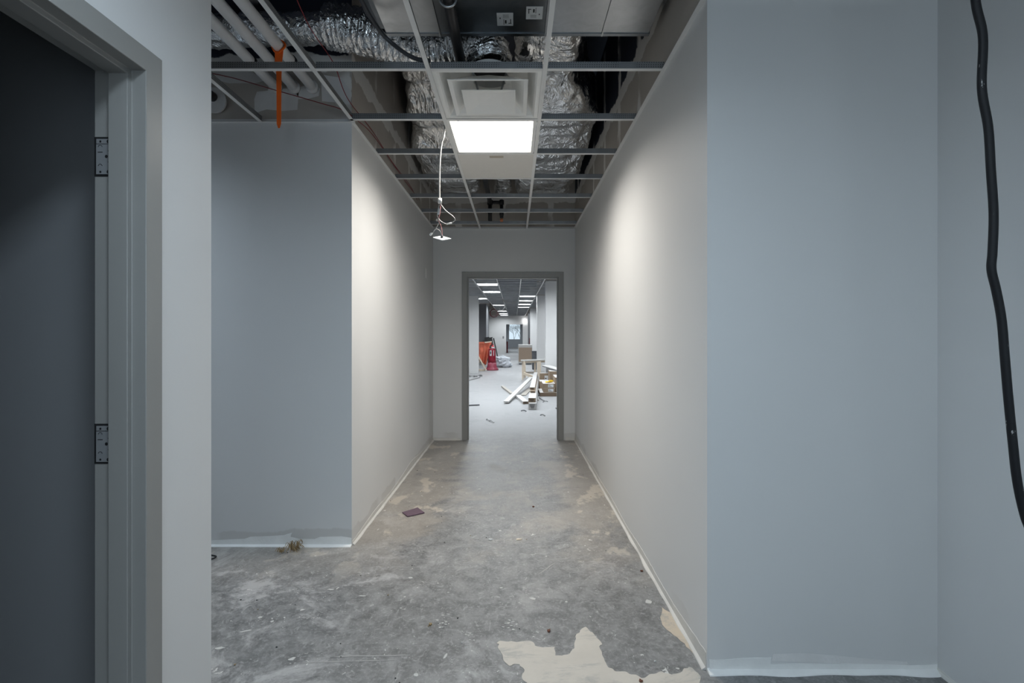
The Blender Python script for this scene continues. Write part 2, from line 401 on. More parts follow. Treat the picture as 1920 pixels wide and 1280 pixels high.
struct(MB().box(XR, XR+.13, 2.0502, YD, 0, TOP).build('wall_corridor_right', PAINT_N), 'right wall of the lit corridor', 'wall')
wr = MB(); wr.box(XR+.13, 1.757, 2.05, 2.2, 0, TOP); wr.box(XR, XR+.13, 2.05, 2.0501, 0, TOP)
wr.prism([P(a, b, 2.05)+Vector((0,-.0004,0)) for a, b in [(1330,1262),(1330,1236),(1360,1236),(1392,1233),(1446,1232),(1444,1244),(1500,1243),(1560,1243),(1640,1244),(1705,1247),(1735,1246),(1757,1244),(1757,1262)]], (0,-.002,0), 1)
wr.prism([P(a, b, 2.05)+Vector((0,-.0004,0)) for a, b in [(1446,1238),(1450,1226),(1500,1224),(1560,1228),(1640,1236),(1700,1240),(1704,1247),(1600,1244)]], (0,-.001,0), 2)
struct(wr.build('wall_right', [PAINT, MUD, MUDRAW]), 'grey wall facing the camera right of the corridor mouth', 'wall')
struct(MB().box(1.757, 1.9, -3, 2.2, 0, TOP).build('wall_hall_right', PAINT), 'side wall at the right edge behind the black cord', 'wall')
wq = MB(); wq.box(-5, -1.06, -3.15, -3, 0, TOP); wq.box(1.06, 2, -3.15, -3, 0, TOP); wq.box(-1.06, 1.06, -3.15, -3, 0, .88); wq.box(-1.06, 1.06, -3.15, -3, 2.62, TOP)
struct(wq.build('wall_behind', PAINT), 'wall behind the camera', 'wall')
wn = MB(); wn.box(-1.06, -1.0, -3.04, -3.0, .88, 2.62); wn.box(1.0, 1.06, -3.04, -3.0, .88, 2.62); wn.box(-.02, .02, -3.04, -3.0, .88, 2.62); wn.box(-1.06, 1.06, -3.04, -2.96, .86, .88)
struct(wn.build('fill_window', FRAME), 'window frame added out of view around the hall fill light', 'window')  # added and unseen, frames the fill light
# wall with the far doorway
FX0, FX1, FZ = -.629, .580, 2.160
wd = MB(); wd.box(-7, FX0-.03, YD, YD+.13, 0, TOP); wd.box(FX1+.03, 8, YD, YD+.13, 0, TOP); wd.box(FX0-.03, FX1+.03, YD, YD+.13, FZ+.03, TOP)
struct(wd.build('wall_door', PAINT), 'wall at the corridor end around the open doorway', 'wall')
# the long room
struct(MB().box(-7, -6.85, YD+.13, 37, 0, TOP).build('wall_long_room_left', PAINT), 'left outer wall of the long room', 'wall')
struct(MB().box(7.85, 8, YD+.13, 37, 0, TOP).build('wall_long_room_right', PAINT), 'right outer wall of the long room', 'wall')
for nm, x0, x1, y0, y1, mt, lb in [
    ('wall_pier_left', -6.85, -1.335, 18.0, 18.4, PAINT, 'white wall end just left inside the far doorway'),
    ('wall_alcove_left', -6.85, -1.31, 22.7, 25.2, PAINT_BK, 'wall block behind the orange tarp, its shade put into the grey'),
    ('wall_recess_left', -6.85, -1.95, 25.2, 37, PAINT, 'pale wall beyond the dark block'),
    ('wall_pier_right', .82, 7.85, 13.0, 13.35, PAINT, 'pale wall end at the right edge of the far doorway'),
    ('wall_fin_right', .80, 7.85, 17.7, 18.0, PAINT, 'second pale wall end on the right behind the sawhorse'),
    ('wall_return_right', .83, 7.85, 26.5, 26.8, PAINT, 'third wall end on the right, warm white'),
    ('wall_niche_right', .84, 7.85, 31.0, 31.3, PAINT_DK, 'last grey wall end on the right')]:
    struct(MB().box(x0, x1, y0, y1, 0, TOP).build(nm, mt), lb, 'wall')
we = MB(); we.box(-1.95, -.64, 37, 37.15, 0, TOP); we.box(.60, 8, 37, 37.15, 0, TOP); we.box(-.64, .60, 37, 37.15, 2.16, TOP)
struct(we.build('wall_end', PAINT), 'white end wall of the long room', 'wall')
struct(MB().box(-1.05, -.9, 37.15, 50, 0, TOP).build('wall_vestibule_left', PAINT_DK), 'left wall of the last passage', 'wall')
struct(MB().box(.9, 1.05, 37.15, 50, 0, TOP).build('wall_vestibule_right', PAINT_DK), 'right wall of the last passage', 'wall')
wb = MB(); wx0, wx1, wz0, wz1 = -.62, .60, .87, 2.55
wb.box(-1.05, wx0, 50, 50.2, 0, TOP); wb.box(wx1, 1.05, 50, 50.2, 0, TOP); wb.box(wx0, wx1, 50, 50.2, 0, wz0); wb.box(wx0, wx1, 50, 50.2, wz1, TOP)
struct(wb.build('wall_back', PAINT_BL), 'dark grey wall around the distant window', 'wall')
win = MB()
for a in ((wx0, wx0+.05), (wx1-.05, wx1)): win.box(a[0], a[1], 50.04, 50.12, wz0, wz1)
win.box(wx0+.05, wx1-.05, 50.04, 50.12, wz0, wz0+.05); win.box(wx0+.05, wx1-.05, 50.04, 50.12, wz1-.05, wz1)
wo = struct(win.build('window_1', FRAME), 'distant window with bare trees outside', 'window')
gm = M('window_glass'); gm.set((1,1,1), 0.0, 0, .5); gm.b.inputs['Transmission Weight'].default_value = 1; gm.b.inputs['IOR'].default_value = 1.02
MB().box(wx0+.05, wx1-.05, 50.075, 50.08, wz0+.05, wz1-.05).build('pane', gm.mat, wo)
struct(MB().box(-60, 60, 52, 160, -.5, -.3).build('ground', SNOW), 'pale ground outside the distant window', 'ground')

# door frames: a pressed steel profile swept round the opening
def sweep_frame(prof, a0, a1, ztop, fn):
    mb = MB(); n = len(prof)
    for d, t in prof:
        mb.v += [fn(a0-d, t, 0), fn(a0-d, t, ztop+d), fn(a1+d, t, ztop+d), fn(a1+d, t, 0)]
    for i in range(n):
        j = (i+1) % n
        for k in range(3): mb.f.append((i*4+k, i*4+k+1, j*4+k+1, j*4+k)); mb.m.append(0)
    mb.f.append(tuple(i*4 for i in range(n))); mb.m.append(0); mb.f.append(tuple(i*4+3 for i in range(n))[::-1]); mb.m.append(0)
    return mb
# t: distance from the corridor-side face into the wall; d: away from the opening
prof = [(.066,.0),(0,.0),(0,.042),(-.016,.042),(-.016,.098),(0,.098),(0,.150),(.05,.150),(.05,.138),(.012,.138),(.012,.012),(.066,.012)]
dm = sweep_frame(prof, DY0, DY1, DZ, lambda a, t, z: (XL+.012-t, a, z))
d1 = struct(dm.build('door_1', FRAME, bevel=.002), 'grey steel frame of the dark doorway at left', 'door frame')
def hinge_prep(z0, z1):
    x0, x1 = XL+.012-.098, XL+.012-.1495
    h = MB()
    h.box(x1, x0+.0, DY1-.0012, DY1+.0005, z0, z1)                      # black slot in the rabbet
    hp = h.build('hinge_prep', HOLE, d1)
    g = MB(); g.box(x1+.007, x0-.003, DY1-.0032, DY1-.0012, z0+.006, z1-.022); g.box(x1+.007, x0-.003, DY1-.0026, DY1-.0012, z1-.020, z1-.006)
    g.build('reinforcement_plate', PLATE, hp)
    k = MB()
    L = z1-z0
    for fx, fz, r in [(.30,.88,.0028),(.85,.88,.0045),(.72,.50,.0042),(.9,.64,.003),(.9,.36,.003),(.30,.11,.0028),(.85,.11,.0045)]:
        cx = x1+.007+(x0-x1-.010)*fx; cz = z0+L*fz
        k.prism([(cx+r*math.cos(q*PI/6), DY1-.0034, cz+r*1.15*math.sin(q*PI/6)) for q in range(12)], (0,-.0004,0))
    k.box(x1+.012, x1+.026, DY1-.0038, DY1-.0033, z0+L*.60, z0+L*.60+.002)
    for fz in (.74, .26):
        k.tube([(x1+.019+.0055*math.cos(a), DY1-.0036, z0+L*fz+.0055*math.sin(a)) for a in [PI*j/8 for j in range(9)]], .0006, 5)
    k.build('screw_hole', HOLE, hp)
hinge_prep(1.400+(627-331)*1.43/925, 1.400+(627-257)*1.43/925)
hinge_prep(1.400+(627-869)*1.43/925, 1.400+(627-794)*1.43/925)
hinge_prep(.18, .30)
dm = sweep_frame([(d*1.05, t) for d, t in prof], FX0, FX1, FZ, lambda a, t, z: (a, YD-.012+t, z))
d2 = struct(dm.build('door_2', FRAME, bevel=.002), 'grey steel frame of the open doorway at the corridor end', 'door frame')
for side, xs in ((-1, FX0), (1, FX1)):
    for z in (.32, 1.08, 1.87):
        MB().box(min(xs, xs-side*.0015), max(xs, xs-side*.0015), YD+.090, YD+.135, z-.06, z+.06).build('hinge_prep', HOLE, d2)

# unpainted compound strips along the wall feet
def foot_strip(name, a, b, inward, label, hmin=.02, hmax=.07, bead=.017):
    a, b = Vector((*a, 0)), Vector((*b, 0)); n = max(12, int((b-a).length/.03)); mb = MB(); d = Vector((*inward, 0))
    for i in range(n+1):
        p = a.lerp(b, i/n); s = (b-a).length*i/n
        h = hmin+(hmax-hmin)*max(0, .5+.9*mnoise.noise(Vector((s*1.1+a.x*7, a.y*3, 0))))+.006*mnoise.noise(Vector((s*23, 1, 0)))
        w = bead*(.8+.5*mnoise.noise(Vector((s*5, 5, a.x))))
        for off, z in ((0, h), (.002, h-.001), (.003, .012), (w, .005), (w+.003, .0004), (0, .0004)):
            q = p+d*off; mb.v.append((q.x, q.y, z))
    for i in range(n):
        for k in range(6):
            k2 = (k+1) % 6; mb.f.append((i*6+k, i*6+k2, i*6+6+k2, i*6+6+k)); mb.m.append(0)
    mb.f.append((0,1,2,3,4,5)); mb.m.append(0); mb.f.append(tuple(n*6+k for k in range(6))); mb.m.append(0)
    struct(mb.build(name, MUD if 'passage' in name or 'front' in name else BEAD), label, 'baseboard')
foot_strip('baseboard_right', (XR, 2.06), (XR, YD), (-1,0), 'pale compound strip along the foot of the right corridor wall')
foot_strip('baseboard_left', (XL, 3.28), (XL, YD), (1,0), 'pale compound strip along the foot of the left corridor wall', .02, .07)
foot_strip('baseboard_passage', (-4.8, 3.27), (XL, 3.27), (0,-1), 'pale compound strip below the side passage wall', .006, .014, .025)
foot_strip('baseboard_front', (XR, 2.05), (1.757, 2.05), (0,-1), 'white compound strip below the right front wall', .006, .014, .03)
foot_strip('baseboard_hall', (1.757, -1), (1.757, 2.05), (-1,0), 'compound strip at the foot of the far right wall', .01, .03)
foot_strip('baseboard_door_left', (XL, YD), (FX0-.09, YD), (0,-1), 'compound strip left of the far door frame', .02, .05)
foot_strip('baseboard_door_right', (FX1+.09, YD), (XR, YD), (0,-1), 'compound strip right of the far door frame', .03, .07)

# ------------------------------------------------------------------ ceiling grid
PITCH, R0 = .6096, 2.617
XT = [-1.677, -1.067, -.458, .161]
def rowY(k): return R0+PITCH*k
def trim(n, mb, label): struct(mb.build('trim_%d' % n, WHITE), label, 'wall trim')
def angle(p0, p1, inward):
    mb = MB(); a, b = Vector((*p0, CEIL)), Vector((*p1, CEIL)); d = Vector((*inward, 0))
    c = (a+b)/2; L = (b-a).length/2; ax = (b-a).normalized()
    for off, wd_, z0, z1 in ((0, .022, CEIL-.0015, CEIL), (0, .0015, CEIL, CEIL+.024)):
        q0 = a+d*off; q1 = b+d*(off+wd_)
        mb.box(min(q0.x, q1.x), max(q0.x, q1.x), min(q0.y, q1.y), max(q0.y, q1.y), z0, z1)
    return mb
trim(1, angle((XR, 2.05), (XR, YD), (-1,0)), 'white wall angle along the top of the right corridor wall')
trim(2, angle((XL, 3.27), (XL, YD), (1,0)), 'white wall angle along the top of the left corridor wall')
trim(3, angle((XL, YD), (XR, YD), (0,-1)), 'white wall angle above the far doorway')
trim(4, angle((-4.85, 3.27), (XL, 3.27), (0,-1)), 'white wall angle along the side passage wall')
trim(5, angle((XR, 2.05), (1.757, 2.05), (0,-1)), 'white wall angle on the right front wall')
trim(6, angle((XL, -1.2), (XL, 1.756), (1,0)), 'white wall angle on the near left wall')
trim(7, angle((-6.85, 18.0), (-1.335, 18.0), (0,-1)), 'white wall angle on the left wall end of the long room')
trim(8, angle((.82, 13.0), (7.8, 13.0), (0,-1)), 'white wall angle on the right wall end of the long room')
trim(9, angle((-1.95, 37), (7.8, 37), (0,-1)), 'white wall angle along the end wall of the long room')

def tee(name, a, b, label, cat='ceiling tee', group=None, h=.036, parts=True):
    """inverted T: white flange below, steel web with a rolled bulb above"""
    a, b = Vector((*a, CEIL)), Vector((*b, CEIL)); c = (a+b)/2
    fl = MB(); fl.bar(a+Vector((0,0,.001)), b+Vector((0,0,.001)), .024, .002)
    wb_ = MB(); wb_.bar(a+Vector((0,0,.002+h/2)), b+Vector((0,0,.002+h/2)), .0025, h); wb_.bar(a+Vector((0,0,.002+h)), b+Vector((0,0,.002+h)), .007, .008)
    if parts:
        t = thing(name, c, label, cat, group)
        fl.build('flange', WHITE, t); wb_.build('web', WEB, t)
        return t
    mb = MB(); mb.add(fl.v, fl.f, 0); mb.add(wb_.v, wb_.f, 1)
    return tag(mb.build(name, [WHITE, FARWEB], loc=c), label, cat, group)
tee('main_tee', (XT[2], -.6), (XT[2], YD-.002), 'long white main tee running left of the lit ceiling light', group='corridor main tees')
tee('main_tee', (XT[3], -.6), (XT[3], YD-.002), 'long white main tee running right of the lit ceiling light', group='corridor main tees')
tee('main_tee', (XT[1], 1.756), (XT[1], 3.268), 'white main tee ending at the corner of the left corridor wall', group='corridor main tees')
tee('main_tee', (XT[0], 1.758), (XT[0], 3.268), 'white main tee over the side passage, leftmost in view', group='corridor main tees')
ORD = ['first', 'second', 'third', 'fourth', 'fifth', 'sixth', 'seventh']
for k in range(7):
    y = rowY(k)
    xl = XL+.004 if k >= 1 else XT[1]+.013
    for c, (x0, x1, nm) in enumerate([(xl, XT[2]-.013, 'left of the middle bay'), (XT[2]+.013, XT[3]-.013, 'in the middle bay'), (XT[3]+.013, XR-.004, 'against the right corridor wall')]):
        tee('cross_tee', (x0, y), (x1, y), '%s cross tee from the camera, %s' % (ORD[k], nm), group='corridor cross tees')
tee('cross_tee', (XT[0]+.013, R0), (XT[1]-.013, R0), 'cross tee over the side passage behind the orange strap', group='corridor cross tees')
tee('cross_tee', (-2.287, R0), (XT[0]-.013, R0), 'cross tee over the side passage at the near left wall edge', group='corridor cross tees')
# the long room's grid
for x, lb in [(-2.287, 'outermost left'), (-1.677, 'second from left'), (XT[1], 'third from left'), (XT[2], 'middle left'), (XT[3], 'middle right'), (.771, 'rightmost')]:
    y0, y1 = 9.5, 36.97
    if x < -2: y1 = 22.65
    elif x < -1.4: y0, y1 = 18.42, 22.65
    tee('main_tee', (x, y0), (x, y1), 'white main tee of the long room ceiling, %s' % lb, group='long room main tees', parts=False)
bays = [(-2.287, -1.677, 'far left bay'), (-1.677, XT[1], 'left outer bay'), (XT[1], XT[2], 'bay of the left light row'), (XT[2], XT[3], 'dark middle bay'), (XT[3], .771, 'bay of the right light row'), (.771, 1.381, 'bay at the right wall ends')]
for x0, x1, nm in bays:
    src = None
    for k in range(15, 57):
        y = rowY(k)
        if x0 < -2 and y > 22.6: continue
        if -2 < x0 < -1.3 and (17.9 < y < 18.5 or y > 22.6): continue
        if x0 > .7 and (any(a-.05 < y < b+.05 for a, b in ((13,13.35),(17.7,18),(26.5,26.8),(31,31.3))) or y > 26): continue
        if src is None:
            src = tee('cross_tee', (x0+.013, y), (x1-.013, y), 'cross tee of the long room ceiling, %s' % nm, group='long room cross tees, %s' % nm, parts=False)
        else:
            c = copy_tree(src); c.location.y = y

# troffers: a recessed white housing with a glowing lens
def make_troffer(x0, y0, em, label, group, lamp=0):
    x1, y1 = x0+PITCH-.012, y0+PITCH-.012; z0, dp = CEIL+.004, .112
    t = thing('ceiling_light', ((x0+x1)/2, (y0+y1)/2, CEIL), label, 'ceiling light', group)
    h = MB(); i0, ti = .022, .03
    for z, e in ((z0, 0),): pass
    a = [(x0, y0), (x1, y0), (x1, y1), (x0, y1)]
    b = [(x0+i0, y0+i0), (x1-i0, y0+i0), (x1-i0, y1-i0), (x0+i0, y1-i0)]
    c = [(x0+i0+ti, y0+i0+.01), (x1-i0-ti, y0+i0+.01), (x1-i0-ti, y1-i0-.01), (x0+i0+ti, y1-i0-.01)]
    v = [(*p, z0) for p in a] + [(*p, z0) for p in b] + [(*p, z0+dp) for p in c] + [(*p, z0+.012) for p in a] + [(p[0], p[1], z0+dp+.03) for p in b]
    f = []
    for k in range(4):
        q = (k+1) % 4
        f += [(k, q, 4+q, 4+k), (4+k, 4+q, 8+q, 8+k), (k, q, 12+q, 12+k), (12+k, 12+q, 16+q, 16+k)]
    f.append((16,17,18,19))
    kin = [i for i in range(len(f)) if i % 4 == 1 and i < 16]
    h.add(v, [q for i, q in enumerate(f) if i not in kin]).build('housing', WHITE2, t)
    MB().add(v, [f[i] for i in kin]).build('reflector', REFL, t, fix=False)
    (MB().add([(p[0], p[1], z0+dp-.001) for p in c], [(0,1,2,3)])).build('lens', em, t, fix=False)
    if lamp:
        ld = bpy.data.lights.new('lens_light', 'AREA'); ld.shape = 'RECTANGLE'; ld.size = c[1][0]-c[0][0]-.01; ld.size_y = c[2][1]-c[1][1]-.01
        ld.color = WARM; ld.energy = lamp; ld.spread = math.radians(152)
        lo_ = bpy.data.objects.new('lens_light', ld); COL.objects.link(lo_); lo_.parent = t; lo_.location = (0, 0, .004+dp-.004)
    return t
EM_C = emit_mat('corridor_lens', (1,.99,.96), 1.6); EM_H = emit_mat('hall_lens', COOL, E_HALL); EM_B = emit_mat('passage_fill_lens', COOL, 36.0); EM_F = emit_mat('long_room_lens', DAY, E_FAR)
make_troffer(XT[2]+.006, rowY(1)+.006, EM_C, 'lit white recessed ceiling light in the middle of the corridor', 'corridor lights', E_CORR)
make_troffer(XT[2]+.006, rowY(-4)+.006, EM_H, 'recessed ceiling light over the hall near the camera', 'hall lights')
make_troffer(-3.5, rowY(-1)+.006, EM_B, 'added ceiling light out of view along the side passage', 'hall lights')  # added out of view to brighten the passage wall
tl = [(2, 18.3, 'nope')]
left_rows = [18, 22, 26, 30]
src = None
for bay, ks, nm in [(2, (18, 22, 34, 44, 50, 54), 'left'), (4, (25, 29, 33, 37), 'right'), (1, (27,), 'outer')]:
    for i, k in enumerate(ks):
        x0 = bays[bay][0]+.006
        lb = {'left': '%s lit panel in the left light row of the long room', 'right': '%s lit panel in the right light row of the long room', 'outer': '%s lit panel left of the left light row in the long room'}[nm] % ['nearest', 'second nearest', 'third nearest', 'fourth nearest', 'fifth nearest', 'sixth nearest'][i]
        if src is None: src = make_troffer(x0, rowY(k)+.006, EM_F, lb, 'long room lights')
        else:
            c = copy_tree(src); c.location = (x0+(PITCH-.012)/2, rowY(k)+PITCH/2, CEIL); c['label'] = lb
# panels added out of view to brighten the long room and last passage
for x, k in ((-3.0, 9), (1.9, 9), (-.76, 11), (.46, 11), (-.76, 14), (.46, 14), (-2.9, 15), (-2.3, 19), (-3.4, 20), (2.2, 15), (3.2, 19), (2.0, 23), (1.6, 33), (1.7, 41), (1.4, 46), (1.6, 53), (2.4, 37), (0, 66), (0, 73)):
    c = copy_tree(src); c.location = (x, rowY(k)+PITCH/2, CEIL); c['label'] = 'added lit panel out of view, there to brighten the far rooms'; c['group'] = 'added fill lights of the far rooms'

# ceiling tile and air diffuser
ct = thing('ceiling_tile', (-.148, rowY(2)+PITCH/2, CEIL), 'lone white ceiling tile with a small beige tag beyond the lit light', 'ceiling tile')
MB().box(XT[2]+.004, XT[3]-.004, rowY(2)+.004, rowY(3)-.004, CEIL+.003, CEIL+.018).build('panel', TILE, ct)
g = P(931, 296, 3.92)
MB().box(g.x-.055, g.x+.055, 3.885, 3.925, CEIL+.0015, CEIL+.0028).build('tag', TAG, ct)
df = thing('air_diffuser', (-.148, rowY(0)+PITCH/2, CEIL), 'white square air diffuser with nested louvres nearest the camera', 'air vent')
cx, cy = -.148, rowY(0)+PITCH/2
def sq_loft(rings, cx=cx, cy=cy, n=6):
    """square rings (half size, z, roundness) joined into a shell"""
    mb = MB(); m = 4*n
    for hs, z, rd in rings:
        for k in range(m):
            a = 2*PI*k/m; c, s = math.cos(a), math.sin(a); q = 1/max(abs(c), abs(s))
            r = hs*(q*(1-rd)+rd)
            mb.v.append((cx+c*r, cy+s*r, z))
    for i in range(len(rings)-1):
        for k in range(m):
            k2 = (k+1) % m; mb.f.append((i*m+k, i*m+k2, (i+1)*m+k2, (i+1)*m+k)); mb.m.append(0)
    return mb
Z = CEIL
sq_loft([(.298,Z+.012,0),(.298,Z+.004,0),(.272,Z+.004,0),(.262,Z+.012,0),(.225,Z+.08,.1),(.115,Z+.115,1),(.115,Z+.165,1),(.110,Z+.165,1)], n=10).build('frame', WHITE2, df, fix=False)
sq_loft([(.221,Z-.010,0),(.223,Z-.007,0),(.205,Z+.000,0),(.135,Z+.060,.3),(.098,Z+.082,1),(.095,Z+.082,1),(.132,Z+.057,.3),(.200,Z-.004,0),(.221,Z-.010,0)], n=10).build('outer_louvre', WHITE2, df, fix=False)
lo = sq_loft([(.05,Z+.02,0),(.120,Z-.016,0),(.150,Z-.028,0),(.152,Z-.031,0),(.148,Z-.032,0),(.118,Z-.022,0),(.07,Z-.010,0),(.001,Z-.006,0)], n=8)
lo.build('inner_louvre', WHITE2, df, fix=False)
nb = MB().lathe([(.109,Z+.161),(.109,Z+.163)], 8, (cx, cy, 0)); nb.build('neck_shade_disc', BLACKM, df)  # black disc standing for the darkness inside the open neck
for sx in (-1, 1):
    MB().bar((cx+sx*.06, cy, Z+.012), (cx+sx*.10, cy, Z+.155), .012, .002, (0,1,0)).build('bracket', GALV, df)

# ------------------------------------------------------------------ services above the grid
dz = 3.05
du = thing('metal_duct', (0, 2.0, dz), 'broad galvanised sheet metal duct across the top of the picture', 'duct')
for x0, x1, mt, nm in ((-.705, -.412, GALV, 'side_panel'), (-.408, .166, GALVD, 'middle_panel'), (.170, .478, GALV, 'side_panel'), (.482, .735, GALV, 'side_panel')):  # the middle panel's dark reflection is put into its colour
    MB().box(x0, x1, 1.1, 2.72, dz, dz+.42).build(nm, mt, du, bevel=.004)
for x in (-.41, .168, .480):
    MB().box(x-.004, x+.004, 1.1, 2.722, dz-.007, dz+.42).build('seam', GALV, du)
MB().box(-.709, .739, 2.70, 2.724, dz-.004, dz+.43).build('end_flange', GALVD, du)
fl = MB(); arc = [(-.705-.16*math.sin(a), 0, dz+.02+.30*(1-math.cos(a))) for a in [PI/2*j/8 for j in range(9)]]
for i in range(8):
    p, q = arc[i], arc[i+1]
    fl.add([(p[0], 1.1, p[2]), (q[0], 1.1, q[2]), (q[0], 2.70, q[2]), (p[0], 2.70, p[2])], [(0,1,2,3)])
fl.build('curved_heel', GALVD, du, smooth=True)
def sticker(px, py, w, h, flip):
    Y = (dz-EYE)*F/(VY-py); c = Vector(((px-VX)*Y/F, Y, dz-.0016))
    s = MB().box(c.x-w/2, c.x+w/2, c.y-h/2, c.y+h/2, dz-.0016, dz-.0006).build('sticker', STICK, du)
    k = MB(); zz = (dz-.0022, dz-.0017); sg = -1 if flip else 1
    def r(u, v, du_, dv, mb=k): mb.box(c.x+sg*u*w-du_*w/2, c.x+sg*u*w+du_*w/2, c.y+sg*v*h-dv*h/2, c.y+sg*v*h+dv*h/2, *zz)
    r(-.08, .2, .03, .42); r(.04, .18, .10, .26); r(-.3, -.1, .06, .1); r(.3, .3, .2, .05); r(.34, .12, .05, .3)
    k.build('print', INK, s)
    k2 = MB()
    for j in range(4): r(.05, -.15-.07*j, .36, .03, k2)
    k2.build('fine_print', INKG, s)
sticker(947, 36, .085, .105, False); sticker(1002, 24, .085, .10, True)

# ribbed foil flexible duct: slim run over the passage and a fat run to the diffuser
def flex(pts, r, rib, wr, seed, n=40, per=10):
    path = smooth_path(pts, per)
    def rf(i, a, p):
        return r*(1+rib*math.sin(i*1.55)*.6+wr*mnoise.noise(Vector((math.cos(a)*2.2, math.sin(a)*2.2, i*.22+seed)))+wr*.7*mnoise.noise(Vector((math.cos(a)*5, math.sin(a)*5, i*.6+seed))))
    return MB().tube(path, r, n, True, 0, rf)
fx = thing('flexible_duct', (-.8, 3.05, 3.2), 'crumpled silver flexible duct crossing above the side passage to the diffuser', 'duct')
flex([(-3.2,3.10,3.32),(-2.6,3.10,3.30),(-2.0,3.10,3.30),(-1.6,3.09,3.305),(-1.25,3.08,3.31),(-1.12,3.07,3.31)], .092, .05, .12, 3, per=22).build('slim_run', FOILX, fx, smooth=True)
flex([(-1.16,3.06,3.31),(-1.0,3.06,3.29),(-.8,3.05,3.235),(-.6,3.04,3.19),(-.42,3.02,3.17),(-.27,2.98,3.16),(-.19,2.95,3.12),(-.155,2.925,3.03),(-.148,2.922,2.985)], .125, .10, .14, 8, per=20).build('fat_run', FOILX, fx, smooth=True)
def clamp(x, y, z, r, mat=BLACKM):
    return MB().tube([(x-.02, y, z), (x+.02, y, z)], r, 24)
clamp(-1.145, 3.065, 3.31, .118).build('clamp_band', FOIL, fx, smooth=True)

# foil-wrapped rectangular ducts
def crumple(p, amp, sc=4.0):
    q = Vector((p.x*sc, p.y*sc*.7, p.z*sc))
    n1 = mnoise.noise(q); n2 = abs(mnoise.noise(q*2.3)); n3 = abs(mnoise.noise(q*5.1))
    return amp*(n1*.6-n2*.9-n3*.45)
def wrapped(name, sect, label, seed):
    """sect: list of (y, x0, x1, zbottom, ztop); rounded section skinned along y then crumpled"""
    ny = 150; nu = 84; ys = [s[0] for s in sect]
    def at(t):
        y = ys[0]+(ys[-1]-ys[0])*t
        for i in range(len(sect)-1):
            if y <= sect[i+1][0]+1e-9:
                f = (y-sect[i][0])/(sect[i+1][0]-sect[i][0]); f = f*f*(3-2*f)
                return [y]+[sect[i][k]*(1-f)+sect[i+1][k]*f for k in range(1, 5)]
        return list(sect[-1])
    mb = MB()
    def fn(u, v):
        y, x0, x1, zb, zt = at(v); a = 2*PI*u-PI/4
        c, s = math.cos(a), math.sin(a); e = .38
        X = (x0+x1)/2+(x1-x0)/2*math.copysign(abs(c)**e, c); Zz = (zb+zt)/2+(zt-zb)/2*math.copysign(abs(s)**e, s)
        p = Vector((X, y, Zz)); d = crumple(p+Vector((seed, seed*2, 0)), .05, 2.6)
        nrm = Vector((c, .25*mnoise.noise(p*6), s)).normalized()
        return p+nrm*d
    mb.grid(fn, nu, ny)
    o0 = len(mb.v)
    mb.f.append(tuple(range(nu))[::-1]); mb.m.append(0); b = ny*(nu+1); mb.f.append(tuple(b+i for i in range(nu))); mb.m.append(0)
    t = thing(name, ((sect[0][1]+sect[0][2])/2, sect[0][0], sect[0][3]), label, 'duct')
    mb.build('foil_wrap', FOIL, t, smooth=True)
    for f in (.3, .8):
        y, x0, x1, zb, zt = at(f)
        for x in (x0+.03, x1-.03): MB().box(x-.012, x+.012, y-.001, y+.001, (zb+zt)/2, 4.0).build('hanger_strap', GALV, t)
    return t
wrapped('foil_wrapped_duct', [(2.76,-.02,.44,3.22,3.7),(3.5,.0,.46,3.19,3.7),(3.9,.0,.60,3.18,3.7),(4.25,.0,.73,3.17,3.68),(4.9,.0,.735,3.14,3.68),(5.6,.0,.72,3.10,3.66),(6.06,.0,.68,3.09,3.6)],
        'crumpled foil wrapped duct above the right ceiling bays', 1.3)
wrapped('foil_wrapped_duct', [(4.05,-.98,-.52,3.74,3.92),(4.35,-1.0,-.48,3.62,3.92),(4.7,-1.03,-.42,3.36,3.92),(4.95,-1.035,-.40,3.17,3.80),(5.6,-1.035,-.39,3.10,3.7),(6.06,-1.02,-.39,3.09,3.6)],
        'crumpled foil wrapped duct above the left bays beyond the dangling plate', 5.1)
wrapped('foil_wrapped_duct', [(4.9,-.25,-.05,3.16,3.6),(5.5,-.25,-.04,3.13,3.6),(6.06,-.25,-.04,3.12,3.6)],
        'narrow foil wrapped duct between the black pipe and the broad right one', 9.7)

# black sprinkler pipe with hanger, offset and capped drop
bp = thing('sprinkler_pipe', (-.31, 3.5, 2.965), 'black iron pipe running down the middle above the ceiling grid', 'pipe')
MB().tube([(-.31, .9, 2.965), (-.31, 3.2, 2.967), (-.31, 6.22, 3.065)], .0275, 20).build('run', BLACKIRON, bp, smooth=True)
MB().tube([(-.31, 6.22, 3.065), (-.165, 6.22, 3.065)], .022, 16).build('offset_arm', BLACKIRON, bp, smooth=True)
MB().tube([(-.31, 6.22, 3.065), (-.31, 6.22, 2.83)], .024, 16).build('drop', BLACKIRON, bp, smooth=True)
MB().tube([(-.165, 6.22, 3.065), (-.165, 6.22, 2.87)], .022, 16).build('drop', BLACKIRON, bp, smooth=True)
MB().tube([(-.165, 6.22, 2.86), (-.165, 6.22, 2.825)], .019, 16).build('drop_cap', COPPER, bp, smooth=True)
e = MB()
for x, z, r in ((-.31, 3.065, .036), (-.165, 3.065, .030), (-.31, 2.96, .033), (-.165, 2.93, .028)):
    e.lathe([(r*.75,-.032),(r,-.026),(r,.026),(r*.75,.032)], 16, (x, 6.22, z))
e.build('fitting', BLACKIRON, bp, smooth=True)
hg = MB().tube([(-.31+.038*math.cos(a), 2.30, 2.965+.038*math.sin(a)) for a in [2*PI*j/24 for j in range(25)]], .0055, 8)
hg.tube([(-.31, 2.30, 3.0), (-.31, 2.30, 3.044)], .005, 8)
hg.build('hanger_ring', GALV, bp, smooth=True)

